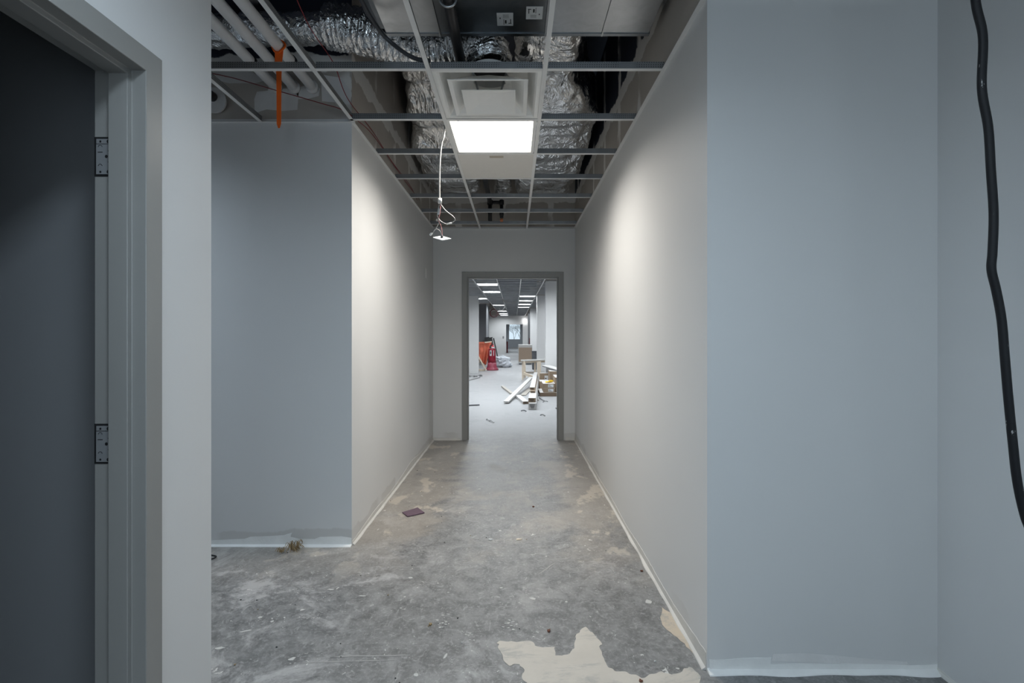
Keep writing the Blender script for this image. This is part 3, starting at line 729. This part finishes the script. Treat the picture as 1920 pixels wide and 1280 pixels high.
# three white pipes over the passage
for i, (x, lb) in enumerate([(-1.335, 'white jacketed pipe nearest the corridor, with the orange strap tied on'), (-1.455, 'middle one of three white pipes above the side passage'), (-1.575, 'outermost of three white pipes above the side passage')]):
    p = thing('white_pipe', (x, 2.2, 3.03), lb, 'pipe', 'white pipes above the side passage')
    MB().tube([(x, .8, 3.03), (x, 3.255 - .06*i*0, 3.03)], .031, 20).build('jacket', PVC, p, smooth=True)
    MB().tube([(x, 2.93, 3.03), (x, 2.955, 3.03)], .036, 20).build('band', BLACKM, p, smooth=True)
    MB().tube([(x, 3.235, 3.03), (x, 3.262, 3.03)], .040, 20).build('wall_collar', MUDRAW, p, smooth=True)
MB_ps = thing('pipe_sleeve', P(402, 190, 3.25), 'pale plastered pipe sleeve in the passage wall at the left', 'pipe')
c = P(402, 190, 3.25)
m90 = Matrix.Rotation(PI/2, 3, 'X')
MB().lathe([(.05,-.01),(.075,-.01),(.085,.018),(.045,.018)], 24, (c.x, 3.252, c.z), mat=m90).build('plaster_ring', MUDRAW, MB_ps)
MB().tube([(c.x, 3.14, c.z+.02), (c.x, 3.262, c.z+.02)], .03, 16).build('stub', BLACKIRON, MB_ps, smooth=True)

# cables above the grid
tag(MB().tube(smooth_path([(-1.06,2.2,3.12),P(575,40,2.54),P(625,118,2.91),P(652,185,3.16),(-1.066,3.7,2.925),(-1.065,4.3,2.90),(-1.064,5.0,2.915),(-1.066,5.4,2.87)], 8), .0028, 6).build('red_cable', REDW, smooth=True, loc=(-1.06,2.2,3.12)), 'thin red cable coming down from the top of the picture along the left wall', 'cable')
tag(MB().tube(smooth_path([(-2.4,3.22,3.16),P(410,140,3.22),P(520,170,3.19),P(600,193,3.12),P(642,206,3.10),(-1.062,3.36,2.85),(-1.060,3.6,2.885),(-1.060,3.95,2.895),(-1.060,4.6,2.885),(-1.062,5.5,2.90)], 8), .0028, 6).build('red_cable', REDW, smooth=True, loc=(-2.4,3.22,3.16)), 'thin red cable sagging behind the orange strap from the left', 'cable')
tag(MB().tube(smooth_path([P(672,-10,2.38)+Vector((0,0,.0)),P(690,24,2.47),P(708,52,2.55),P(727,74,2.61),P(757,98,2.615),P(780,110,2.615),P(806,118,2.6)+Vector((0,0,.012))], 10), .011, 10).build('flexible_conduit', CONDUIT, smooth=True, loc=P(806,118,2.6)), 'dark flexible conduit drooping past the left edge of the metal duct', 'conduit')

# orange strap tied to the nearest white pipe
st = thing('orange_strap', (-1.335, 2.79, 3.0), 'bright orange strap hanging from a white pipe through the grid', 'strap')
MB().tube([(-1.335+.036*math.cos(a), 2.79+.01*math.sin(a*2), 3.03+.036*math.sin(a)) for a in [2*PI*j/20 for j in range(21)]], .006, 8).build('knot', ORANGE, st, smooth=True)
sm = MB(); pts = [(525, 90, .020), (523, 100, .022), (522, 118, .018), (523, 140, .0135), (523, 180, .0135), (523, 215, .0145), (523, 232, .0145), (523, 240, .005)]
for j, (px, py, hw) in enumerate(pts):
    q = P(px, py, 2.79); tw = .25*math.sin(j*.8)
    for sx in (-1, 1):
        for sy in (-.0008, .0008): sm.v.append((q.x+sx*hw*math.cos(tw), q.y+sx*hw*math.sin(tw)+sy, q.z))
for j in range(len(pts)-1):
    a = j*4
    for u, v in ((0,1),(1,3),(3,2),(2,0)): sm.f.append((a+u, a+v, a+4+v, a+4+u)); sm.m.append(0)
sm.f += [(0,1,3,2), tuple(len(sm.v)-4+k for k in (0,2,3,1))]; sm.m += [0, 0]
sm.build('tail', ORANGE, st)

# dangling whip with a cover plate
YW = 3.35
wh = thing('dangling_cable', P(832, 250, YW), 'white cable with connectors and a cover plate dangling from the grid', 'cable')
def wp_(px, py, y=YW): return P(px, py, y)
wcab = [P(834.5,222,3.42),wp_(833,252),wp_(828,270),wp_(825,300),wp_(824,340),wp_(824,374)]
MB().tube(smooth_path(wcab, 8), .0055, 10).build('sheathed_cable', WCABLE, wh, smooth=True)
MB().tube([wp_(825,372),wp_(825,381)], .013, 14).build('connector', WHITE2, wh, smooth=True)
MB().tube(smooth_path([wp_(825,381),wp_(836,395,YW-.02),wp_(849,405,YW-.02),wp_(853,412,YW-.02),wp_(848,417,YW-.02),wp_(838,420,YW-.01),wp_(829,416),wp_(823,411)], 8), .0024, 8).build('wire_loop', WCABLE, wh, smooth=True)
MB().tube([wp_(837,420,YW-.012),wp_(847,418,YW-.018)], .005, 10).build('wire_splice', WHITE2, wh, smooth=True)
MB().tube(smooth_path([wp_(824,381),wp_(821,395),wp_(820,405),wp_(824,413),wp_(820,424),wp_(813,434),wp_(809,439)], 8), .0022, 8).build('wire', WCABLE, wh, smooth=True)
MB().tube(smooth_path([wp_(826,381),wp_(825,400),wp_(822,412),wp_(827,424),wp_(829,436),wp_(828,447)], 8), .0022, 8).build('wire', PINKW, wh, smooth=True)
MB().tube(smooth_path([wp_(815,431),wp_(818,429),wp_(824,432),wp_(828,440),wp_(828,446)], 8), .0022, 8).build('wire', WCABLE, wh, smooth=True)
MB().tube(smooth_path([wp_(823,411),wp_(819,411),wp_(818,413),wp_(820,414),wp_(823,412)], 6), .0026, 8).build('wire', WCABLE, wh, smooth=True)
MB().bar(wp_(824,391), wp_(822,402), .015, .008).build('label_tag', STICK, wh)
MB().bar(wp_(806,441), wp_(810,437), .014, .012).build('plug', WHITE2, wh, bevel=.002)
c = wp_(828.7, 446.5)
u = Vector((.076,-.078,-.034)).normalized(); n_ = Vector((0,-.4,.916)); n_ = (n_-u*n_.dot(u)).normalized(); w_ = n_.cross(u)
pl = MB(); corners = [c+u*a*.057+w_*b*.037 for a, b in ((-1,-1),(1,-1),(1,1),(-1,1))]
pl.prism([q-n_*.003 for q in corners], n_*.006)
cp = pl.build('cover_plate', STICK, wh, bevel=.0015)
k = MB()
for a in (-.6, .6): k.prism([c+u*(a*.057)+(u*math.cos(t)+w_*math.sin(t))*.004+n_*.0031 for t in [PI/4*j for j in range(8)]], n_*.001)
k.build('screw', CONDUIT, cp)
MB().tube([c+n_*.003, c+n_*.02], .009, 10).build('cable_grommet', CONDUIT, cp, smooth=True)

# ------------------------------------------------------------------ corridor and hall things
q = P(798.5, 512, 5.99)
wpz = thing('wall_plate', (XL, 5.98, q.z), 'small white blank wall plate high on the left corridor wall', 'wall plate')
MB().box(XL+.0002, XL+.006, 5.945, 6.02, q.z-.058, q.z+.058).build('cover', WHITE2, wpz, bevel=.002)
MB().box(XL+.006, XL+.008, 5.975, 5.99, q.z-.02, q.z+.02).build('toggle', WHITE2, wpz)

cord_px = [(1822,-120),(1829,0),(1843,70),(1841,165),(1853,240),(1858,320),(1863,400),(1861,470),(1859,505),(1868,545),(1878,600),(1884,670),(1890,740),(1899,830),(1907,900),(1921,965),(1950,1060)]
YC = 1.38
pts = [Vector((1.24, 1.42, 3.3))]+[P(a, b, YC) for a, b in cord_px]+[Vector((1.55, 1.30, .12)), Vector((1.56, 1.15, .012)), Vector((1.50, .9, .011))]
tag(MB().tube(smooth_path(pts, 8), .0108, 12).build('black_cord', CORD, smooth=True, loc=pts[0]), 'thick black cord with white scuffs hanging down the right side', 'cord')

# floor litter
c = fp(775, 961); cdp = MB()
quad = [fp(754,962), fp(764.5,969.5), fp(796,962.5), fp(783,953)]
cdp.prism([(x, y, .003) for x, y in quad], (0,0,.006))
tag(cdp.build('sanding_sheet', PURPLE, loc=(*c, 0)), 'dull purple sheet lying on the corridor floor near the left wall', 'sheet')
def tuft(px, py, n, r, label, name='straw_tuft'):
    x, y = fp(px, py); mb = MB()
    for i in range(n):
        a = random.uniform(0, 2*PI); t = random.uniform(.3, 1); a2 = a+random.uniform(-.8, .8)
        p0 = Vector((x+r*.2*math.cos(a), y+r*.2*math.sin(a), .002))
        p1 = Vector((x+r*t*.6*math.cos(a2), y+r*t*.6*math.sin(a2), r*random.uniform(.2, .8)))
        p2 = Vector((x+r*t*math.cos(a2+.4), y+r*t*math.sin(a2+.4), r*random.uniform(.02, .4)))
        mb.tube(smooth_path([p0, p1, p2], 4), .0016, 5)
    tag(mb.build(name, STRAW, loc=(x, y, 0)), label, 'debris')
tuft(552, 1031, 46, .075, 'large tuft of dry straw fibres at the foot of the passage wall')
tuft(528, 1035, 16, .04, 'small dark tuft of fibres left of the larger straw tuft')
x, y = fp(398, 1046)
tag(MB().tube(smooth_path([(x-.10, y+.02, .06), (x-.03, y, .025), (x+.03, y-.01, .012), (x-.03, y-.07, .006), (x-.12,y-.10,.006)], 6), .005, 6).build('rubber_scrap', BLACKM, loc=(x, y, 0)), 'bent black scrap on the floor beside the near left wall edge', 'debris')
LEAF = plain('rusty_leaf', (.13,.055,.035), .8, var=.3, sc=50)
def chip(px, py, w, h, mat, name, label, cat='debris', rot=0, z=.0):
    x, y = fp(px, py); mb = MB(); r = random.Random(px*7+py); n = 9
    ring = [(w*(.7+.5*r.random())*math.cos(2*PI*k/n+rot), h*(.7+.5*r.random())*math.sin(2*PI*k/n+rot)) for k in range(n)]
    top = [(x+a, y+b, .003+.006*r.random()) for a, b in ring]
    mb.add(top+[(x, y, .009)]+[(a, b, .0005) for a, b, _ in top], [(k, (k+1)%n, n) for k in range(n)]+[(k, (k+1)%n, n+1+(k+1)%n, n+1+k) for k in range(n)])
    return tag(mb.build(name, mat, loc=(x, y, 0)), label, cat)
chip(1029, 1183, .009, .011, LEAF, 'dry_leaf', 'curled rusty leaf above the cream floor patch')
chip(1000, 950, .010, .011, LEAF, 'dry_leaf', 'small rusty leaf in mid corridor right of the floor glare')
chip(1203, 1071, .009, .010, LEAF, 'dry_leaf', 'small rusty scrap near the right corridor wall')
chip(807, 1171, .008, .01, STRAW, 'straw_scrap', 'tiny straw coloured scrap on the near floor left of centre')
chip(1202, 1278, .008, .009, LEAF, 'dry_leaf', 'rusty leaf on the cream patch at the bottom edge')
chip(920, 1012, .015, .008, STICK, 'paper_chip', 'small white chip lying below the floor glare')
chip(973, 1012, .018, .008, PINE, 'wood_chip', 'small pale wood chip right of the white chip')
ch = MB(); r = random.Random(3)
for i in range(150):
    x = r.uniform(-2.6, .78); y = r.uniform(1.7, 6.4)
    if x < XL+.02 and y > 3.2 or x < XL and y < 1.8: continue
    a = r.uniform(0, 6.28); s = r.uniform(.0015, .0045)
    ch.prism([(x+s*math.cos(a+j*2.1)*r.uniform(.6,1.6), y+s*math.sin(a+j*2.1)*r.uniform(.6,1.6), .0008) for j in range(3)], (0,0,.003), r.choice((0,0,1,1,2)))
tag(ch.build('grit', [BLACKM, STICK, STRAW]), 'scattered grit and tiny chips over the concrete floor', 'grit', kind='stuff')

# ------------------------------------------------------------------ the long room's things
# orange tarp over a pine frame
tf = thing('timber_trestle', (-1.25, 18.9, 0), 'pale timber frame leaning below the orange tarp by the left wall end', 'frame')
a0 = P(896, 667, 19.0); a1 = Vector((P(912, 697, 19.0).x, 19.0, .03))
for dy, nm in ((-.06, 'leg'),):
    MB().bar((a0.x-.15, 19.0+dy, a0.z+.28), (a1.x, 19.0+dy, .03), .045, .09, (0,1,0)).build(nm, PINE, tf)
MB().bar((-1.9, 19.02, .035), (a1.x-.06, 19.02, .035), .09, .07).build('foot_rail', PINE, tf)
MB().bar((-1.9, 19.02, .30), (a1.x-.25, 19.02, .36), .04, .08).build('brace', PINE, tf)
tp = thing('orange_tarp', (-1.3, 19.4, .3), 'orange tarp draped over a rail next to the fire extinguisher stand', 'tarp')
def tarp(u, v):
    top = [P(896, 643, 19.5), P(907, 641, 19.5), P(922, 640, 19.6)]; bot = [P(896, 672, 19.6), P(907, 681, 19.6), P(911, 684, 19.6)]
    def lp(L, t): i = min(1, int(t*2)); return L[i].lerp(L[i+1], t*2-i)
    p = lp(top, u).lerp(lp(bot, u), v); t0 = Vector((-.6*(1-u)*.0, 0, 0))
    return p+Vector((0, .05*math.sin(u*17+v*2)*(v*.9+.1)+.03*mnoise.noise(Vector((u*5, v*5, 1))), 0))
tb = MB(); tb.grid(tarp, 30, 24); cl = tb.build('cloth', ORANGEP, tp, smooth=True)
so = cl.modifiers.new('thick', 'SOLIDIFY'); so.thickness = .012
MB().bar(P(893, 642.5, 19.45), P(909, 642, 19.45), .05, .06).build('rail', ORANGEP, tp)
MB().bar(P(908, 642, 19.45), P(922, 640.3, 19.45), .05, .045).build('rail_end', PINE, tp)
# fire extinguisher stand
sx = P(922.5, 693, 19.42).x; sy = 19.42
sd = thing('extinguisher_stand', (sx, sy, 0), 'red tapered floor stand with a white notice and clouded skirt', 'stand')
MB().lathe([(.17,.30),(.15,.45),(.145,.60),(.135,.82),(.13,.84),(.12,.845)], 28, (sx, sy, 0)).build('body', REDP, sd, smooth=True)
MB().lathe([(.25,.0),(.26,.02),(.25,.05),(.215,.09),(.185,.16),(.172,.30)], 28, (sx, sy, 0)).build('skirt', REDT, sd, smooth=True)
nt_ = MB().box(sx-.085, sx-.005, sy-.152, sy-.146, .57, .78).build('notice', STICK, sd)
MB().box(sx-.066, sx-.026, sy-.1535, sy-.1525, .63, .74).build('pictogram', INK, nt_)
MB().box(sx+.06, sx+.085, sy-.137, sy-.132, .57, .78).build('reflective_strip', STICK, sd)
ex = thing('fire_extinguisher', (sx+.02, sy, .846), 'fire extinguisher standing in the red floor stand', 'fire extinguisher')
MB().lathe([(.062,.846),(.062,.93),(.05,.955),(.02,.975)], 20, (sx+.03, sy, 0)).build('cylinder', REDX, ex, smooth=True)
MB().lathe([(.0635,.85),(.0635,.915)], 20, (sx+.03, sy, 0)).build('label_band', STICK, ex, smooth=True)
MB().bar((sx-.03, sy, 1.03), (sx+.07, sy, 1.0), .03, .018).build('lever', REDX, ex)
MB().tube([(sx+.03, sy, .97), (sx+.03, sy, 1.0)], .018, 12).build('valve', BLACKM, ex)
MB().tube(smooth_path([(sx+.01,sy,.99),(sx-.06,sy-.02,.97),(sx-.085,sy-.02,.90),(sx-.08,sy-.02,.848)], 6), .014, 10).build('hose', BLACKM, ex, smooth=True)
# white plastic heap
hx, hy = P(944, 688, 21.0).x, 21.2
bgm = thing('plastic_bag_heap', (hx, hy, 0), 'crumpled heap of white plastic sheeting right of the red stand', 'bag')
def blob(c, rx, ry, rz, seed, nu=30, nv=16, amp=.16):
    mb = MB()
    def fn(u, v):
        a = 2*PI*u; b = PI*(v-.5); d = Vector((math.cos(a)*math.cos(b), math.sin(a)*math.cos(b), math.sin(b)))
        k = 1+amp*mnoise.noise(d*2.2+Vector((seed,0,0)))-amp*abs(mnoise.noise(d*5+Vector((0,seed,0))))
        return Vector((c[0]+d.x*rx*k, c[1]+d.y*ry*k, max(.004, c[2]+d.z*rz*k)))
    return mb.grid(fn, nu, nv)
blob((hx, hy, .17), .36, .3, .30, 2, 22, 12, .34).build('bag', BAG, bgm)
blob((hx-.1, hy+.02, .40), .30, .24, .07, 6, 16, 8, .4).build('loose_sheet', BAG, bgm)
MB().bar((hx-.05, hy-.12, .37), (hx+.15, hy-.12, .385), .12, .03).build('green_fold', GREENB, bgm)
# long dark boards leaning on the dark wall block
for i, (px0, px1, y, w, mt, lb) in enumerate([(913, 920, 22.2, .22, BLACKM, 'black board leaning leftmost behind the orange tarp'), (919, 929.5, 22.1, .22, BLACKM, 'wide black board leaning behind the red stand'),
                                       (924, 933.5, 22.0, .07, WHITE2, 'narrow white strip leaning between the black boards'), (925.5, 936.5, 21.95, .05, BLACKM, 'rightmost thin black strip leaning by the dark wall block')]):
    a = P(px0, 632+i*.6, y+.35); b = Vector((P(px1, 664, y).x, y, .02))
    tag(MB().bar(b, a, w, .03, (0,1,0)).build('leaning_board', mt, loc=b), lb, 'board', 'boards leaning by the dark wall block')
# coil of red cable under the ceiling
cc = P(925.5, 587, 21.0); co = thing('cable_coil', cc, 'coil of red cable hanging from the long room ceiling', 'cable coil')
mb = MB()
for j in range(5):
    rr = .140+.011*j
    mb.tube([(cc.x+rr*math.cos(a)+.004*j, cc.y+.012*j-.02, cc.z+rr*math.sin(a)) for a in [2*PI*t/28 for t in range(29)]], .0045, 6)
mb.build('loops', MAROON, co, smooth=True)
MB().tube(smooth_path([(cc.x, cc.y, cc.z+.15), (cc.x-.1, cc.y, cc.z+.35), (cc.x-.25, cc.y, CEIL+.05)], 6), .005, 6).build('tail', MAROON, co, smooth=True)
# dangling white whip below the far grid
w0 = P(946, 574, 19.0)
tag(MB().tube(smooth_path([Vector((-.458,19.3,CEIL+.03)), P(944,566,19.2), w0, P(944,579,19.0), P(940,582,19.0), P(936,578,19.0)], 8), .012, 8).build('dangling_cable', WCABLE, smooth=True, loc=w0), 'short white cable hanging from the long room grid between the light rows', 'cable')
tag(MB().tube(smooth_path([Vector((XT[2], 20.0, CEIL-.02)), Vector((-.35, 20, CEIL-.09)), Vector((-.15, 20, CEIL-.13)), Vector((.02,20,CEIL-.1)), Vector((XT[3],20,CEIL-.02))], 8), .012, 8).build('sagging_cable', WCABLE, smooth=True, loc=(-.15,20,CEIL)), 'white cable sagging between the two middle tees of the long room', 'cable')
# boxed cabinet
cb = thing('cabinet', (.49, 23.2, 0), 'white cabinet with a plain brown back standing in mid room', 'cabinet')
x0, x1, zt = P(972, 0, 23).x, P(998, 0, 23).x, .925
MB().box(x0, x1, 23.0, 23.6, .05, zt).build('carcass', PINEW, cb, bevel=.006)
MB().box(x0+.02, x1-.015, 22.992, 22.999, .13, zt-.13).build('back_panel', BROWNPANEL, cb)
MB().box(x0+.03, x1-.03, 23.04, 23.56, .0, .05).build('plinth', CHAR, cb)
# grey bin
bx = P(1002, 0, 19.8).x
bn = thing('waste_bin', (bx, 19.8, 0), 'tall charcoal bin standing between sawhorse and cabinet', 'bin')
sq_loft([(.085,.0,.2),(.095,.05,.2),(.105,.70,.2),(.115,.715,.2),(.115,.74,.2),(.10,.74,.2),(.09,.06,.2),(.001,.06,.2)], bx, 19.8, 8).build('body', CHAR, bn, smooth=False, fix=False)
MB().tube([(bx-.06, 19.695, .65), (bx+.06, 19.695, .65)], .012, 8).build('handle', CHAR, bn)
# sawhorse
sh = thing('sawhorse', (.6, 15.4, 0), 'pale timber sawhorse bench beyond the stacked long cartons', 'sawhorse')
xA, xB = P(976.5, 0, 15.2).x, P(1024, 0, 15.2).x
MB().bar((xA, 15.2, .60), (xB, 15.2, .625), .24, .035).build('top_board', PINEW, sh)
MB().bar((xA+.14, 15.3, .555), (xB, 15.3, .575), .04, .07).build('apron', PINE, sh)
for x, y, w in ((P(982.5,0,16.0).x, 16.0, .105), (P(1010.5,0,15.0).x, 15.0, .12), (P(1005.2,0,15.0).x-.02, 15.35, .05), (P(980,0,15.3).x, 15.3, .05)):
    MB().box(x-w/2, x+w/2, y-.02, y+.02, 0, .585).build('leg', PINE, sh)
MB().bar((P(982,0,16).x, 16.0, .14), (P(1007,0,15).x, 15.0, .06), .04, .09).build('stretcher', PINE, sh)
MB().bar((P(984,0,16).x, 16.05, .16), (P(1006,0,16).x, 16.05, .16), .04, .07).build('stretcher', GRIMYW, sh)
# long cartons of trim stacked in front of the sawhorse
def long_box(a, b, w, h, mat, label, name='long_carton', end=True, grp='long boards and cartons before the sawhorse'):
    a, b = Vector(a), Vector(b)
    t = thing(name, (a.x, a.y, a.z), label, 'carton', grp)
    MB().bar(a, b, w, h).build('sleeve', mat, t)
    if end:
        d = (b-a).normalized(); r = d.cross(Vector((0,0,1))).normalized()
        e_ = MB(); e_.bar(a-d*.003, a+d*.0002, w*.96, h*.94); e_.build('end_flap', CARTON if h < .1 else CARTONW, t)
        k = MB(); up = r.cross(d)
        for j in range(3):
            k.bar(a-d*.005+up*h*(.25-.22*j)-r*w*(.38-.08*j), a-d*.005+up*h*(.25-.22*j)+r*w*(.30-.05*j), .0012, h*.1)
        k.build('print', INK, t)
    return t
e0 = fp(998.5, 768)
long_box((e0[0], e0[1], .062), (P(1006,0,14.2).x, 14.2, .062), .145, .118, CARTONW, 'white long carton with printed end, bottom of the stack by the doorway')
long_box((e0[0]-.005, e0[1]+.12, .164), (P(1006,0,14.2).x, 14.25, .164), .14, .08, CARTONW, 'white long carton in the middle of the stack by the doorway')
long_box((P(998,0,10.3).x, 10.3, .275), (P(1004.5,0,14.4).x, 14.4, .276), .105, .05, CARTONW, 'topmost flat long carton reaching back to the sawhorse')
long_box((P(999,0,10.1).x, 10.1, .226), (P(1005,0,14.3).x, 14.3, .228), .10, .04, CARTON, 'brown strip sandwiched below the topmost long carton')
a = fp(949, 757)
bd = MB().bar((a[0], a[1], .04), (.462, 13.8, .20), .10, .03)
tag(bd.build('plank', PINEW, loc=(a[0], a[1], .05)), 'long white plank slanting from the floor up onto the carton stack', 'plank')
a, b = fp(944, 727), fp(986, 758)
lb_ = MB().bar((a[0]-.03, a[1]+.15, .022), (a[0]*.55+b[0]*.45, a[1]*.55+b[1]*.45-.1, .022), .07, .04)
tag(lb_.build('plank', GRIMYW, loc=(a[0], a[1], .02)), 'thin weathered plank lying under the long white plank', 'plank')
long_box((b[0]+.0, b[1]+.05, .028), (P(971,0,11.0).x, 11.0, .028), .12, .052, CARTONW, 'short white carton lying crosswise under the slanting plank')
a, b = fp(985, 738), fp(962, 758)
tag(MB().bar((P(993,0,12.6).x, 12.6, .012), (P(981,0,11.3).x, 11.3, .012), .12, .014).build('plank', GRIMYW, loc=(.2, 11, 0)), 'flat grey board on the floor in the gap left of the carton stack', 'plank')
for i, (pa, pb) in enumerate((((1009.3, 738), (1010.3, 743)), ((1011.5, 746.5), (1020, 752)))):
    a, b = fp(*pa), fp(*pb)
    tag(MB().bar((*a, .014), (*b, .014), .025, .022).build('metal_stud', GREYWOOD if i else CHAR, loc=(*a, 0)), ['dark metal strip on the floor left of the carton pallet', 'pale metal strip on the floor touching the carton pallet'][i], 'strip')
# cartons at right
def carton(x0, x1, y0, y1, z0, z1, mat, label, sticker=True, name='cardboard_carton'):
    t = thing(name, ((x0+x1)/2, (y0+y1)/2, z0), label, 'carton', 'cartons by the right wall end')
    MB().box(x0, x1, y0, y1, z0, z1).build('box', mat, t, bevel=.004)
    MB().box(x0+.004, x1-.004, y0+.004, y1-.004, z1, z1+.0015).build('lid', CARTONW, t)
    if sticker:
        s = MB().box(x0+(x1-x0)*.42, x0+(x1-x0)*.86, y0-.003, y0-.0005, z0+(z1-z0)*.2, z0+(z1-z0)*.85).build('shipping_label', STICK, t)
        k = MB()
        for j in range(3): k.box(x0+(x1-x0)*.46, x0+(x1-x0)*(.72-.06*j), y0-.0042, y0-.0032, z0+(z1-z0)*(.3+.17*j), z0+(z1-z0)*(.36+.17*j))
        k.build('print', INK, s)
    return t
YB = 11.15
def X(px, y=YB): return (px-VX)*y/F
carton(X(1012), X(1053), YB+.02, YB+.85, 0, .085, CARTOND, 'dark kraft carton at the bottom of the pile inside the doorway', False)
carton(X(1019), X(1041), YB+.04, YB+.7, .087, .18, CARTON, 'brown carton with white label, middle of the pile inside the doorway')
carton(X(1018), X(1041.5), YB+.05, YB+.7, .182, .285, CARTON, 'brown carton with white label, carrying the yellow strap')
carton(X(1015.5), X(1035), YB+.85, YB+1.3, 0, .26, CARTON, 'brown carton standing behind the yellow strap', False)
carton(X(1014.5, 12.2), X(1036, 12.2), 12.75, 12.95, 0, .40, CARTON, 'opened carton leaning furthest back in the pile')
carton(X(1041.8), X(1060), YB+.1, YB+.9, .087, .42, CARTON, 'tall brown carton at the right edge of the doorway', False)
carton(X(1036), X(1060), YB+.95, YB+1.5, 0, .50, CARTON, 'largest carton behind the tall one at the right', False)
yt = thing('yellow_strap', (X(1033), YB+.3, .288), 'yellow and black strapping tool lying on the labelled carton', 'tool')
MB().tube(smooth_path([(X(1024.5), YB+.25, .305), (X(1029), YB+.2, .312), (X(1034), YB+.3, .305), (X(1039), YB+.35, .318)], 6), .018, 10).build('band', YELLOW, yt, smooth=True)
MB().bar((X(1031), YB+.22, .335), (X(1037), YB+.25, .335), .05, .03).build('buckle', YELLOW, yt, bevel=.004)
MB().bar((X(1027), YB+.19, .302), (X(1030), YB+.19, .302), .02, .012).build('grip', BLACKM, yt)
for i, (pa, pb, z, mt, lb) in enumerate([((1026,0),(1050,0), .53, PINEW, 'white board lying on top of the largest carton'), ((1026.5,0),(1050,0), .512, CHAR, 'black edged board lying below the white board on the largest carton')]):
    y = YB+1.25
    tag(MB().bar((X(pa[0],y), y+.55, z+.06), (X(pb[0],y), y-.2, z), .22, .016).build('board', mt, loc=(X(pa[0],y), y, z)), lb, 'board')
# scraps on the long room floor
tag(MB().bar((*fp(872,714),.012), (*fp(896,708),.012), .18, .02).build('scrap_board', GREYWOOD, loc=(*fp(884,712),0)), 'grey scrap board on the floor before the left wall end', 'board')
for i, (px, py, w, lb) in enumerate([(880,707,.09,'dark crumpled scrap at the left on the grey board'),(890.5,707,.10,'pale crumpled scrap beside the dark one'),(901,706,.08,'small grey scrap right of the grey board')]):
    x, y = fp(px, py); tag(blob((x, y, .045), w, w*.8, .035, i*3.1, 14, 8, .5).build('rubble_lump', GREYWOOD, loc=(x, y, 0)), lb, 'debris')
tag(MB().bar((*fp(870,761.2),.012), (*fp(899,760),.014), .03, .02).build('stick', CHAR, loc=(*fp(885,760),0)), 'thin dark stick on the floor just inside the left jamb', 'stick')
for px, py, px2, py2, mt, lb in [(912,786.5,918,789.5,STICK,'left curl of white paper on the floor inside the doorway'),(917,789,926,792.5,STICK,'right curl of white paper on the floor inside the doorway'),
                         (977,770.5,987,771.5,CHAR,'dark sliver on the floor before the carton stack'),(1013,778.5,1022,780,GREYWOOD,'grey sliver right of the carton stack'),(1018,754,1027,753,GREYWOOD,'grey splinter before the carton pallet'),(1005,751,1010,751.5,CARTON,'brown sliver beside the carton stack'),
                         (1042,765,1047,769,GREYWOOD,'bent scrap at the right jamb')]:
    a, b = fp(px, py), fp(px2, py2)
    tag(MB().tube(smooth_path([(*a, .006), ((a[0]+b[0])/2, (a[1]+b[1])/2, .022), (*b, .006)], 5), .009, 6).build('scrap', mt, loc=(*a, 0)), lb, 'debris')
# fittings on the end wall
for px, py, lb in ((943.6, 632, 'small dark switch on the end wall left of the opening'),):
    q = P(px, py, 36.98); s = thing('wall_switch', (q.x, 36.99, q.z), lb, 'switch')
    MB().box(q.x-.05, q.x+.05, 36.97, 36.998, q.z-.07, q.z+.07).build('plate', CHAR, s, bevel=.004); MB().box(q.x-.012, q.x+.012, 36.955, 36.97, q.z-.03, q.z+.03).build('toggle', STICK, s)
q = P(984.5, 602.5, 36.9)
s = thing('wall_lamp', (q.x, 36.98, q.z), 'bright lamp on the end wall at the upper right of the opening', 'lamp')
MB().box(q.x-.06, q.x+.06, 36.95, 36.998, q.z-.05, q.z+.05).build('base', CHAR, s, bevel=.004)
MB().lathe([(.03,-.05),(.07,-.02),(.075,.03),(.03,.06)], 14, (q.x, 36.86, q.z)).build('bulb', emit_mat('wall_lamp_bulb', (1,1,1), 22), s, smooth=True)
for px, y0, y1, Y, lb in ((951, 640, 661.2, 37.8, 'dark red post standing in the end opening at the left'), (993.6, 633.5, 645, 30.965, 'dark red bar against the last grey wall end on the right')):
    a, b = P(px, y0, Y), P(px, y1, Y)
    t = thing('red_post', (a.x, Y, max(0, b.z)), lb, 'post')
    MB().box(a.x-.05, a.x+.05, Y-.03, Y+.03, max(.012, b.z), a.z).build('bar', plain('dark_red_enamel', (.13,.015,.02), .5), t)
    MB().box(a.x-.09, a.x+.09, Y-.06, Y+.06, max(0, b.z-.012), max(.012, b.z)).build('foot', BLACKM, t)

# bare trees outside the distant window
def tree(x, y, h, seed, label):
    r = random.Random(seed); mb = MB()
    def grow(p, d, L, rad, lev):
        q = p+d*L; mid = p.lerp(q, .5)+Vector((r.uniform(-1,1), 0, r.uniform(-.5,.5)))*L*.08
        mb.tube(smooth_path([p, mid, q], 3), rad, 6)
        if lev == 0: return
        for _ in range(3 if lev > 1 else 4):
            nd = (d+Vector((r.uniform(-.9,.9), r.uniform(-.4,.4), r.uniform(-.25,.6)))).normalized()
            grow(p.lerp(q, r.uniform(.55,1)), nd, L*r.uniform(.55,.8), rad*.6, lev-1)
    grow(Vector((x, y, -.35)), Vector((r.uniform(-.15,.15), 0, 1)).normalized(), h, .035, 5)
    tag(mb.build('bare_tree', BARK, smooth=True, loc=(x, y, -.35)), label, 'tree')
tree(-1.1, 60, 1.6, 4, 'bare tree outside the distant window, leaning in from the left')
tree(.9, 63, 1.5, 11, 'bare tree outside the distant window on the right')
tree(.0, 75, 1.5, 21, 'bare tree furthest behind the distant window')
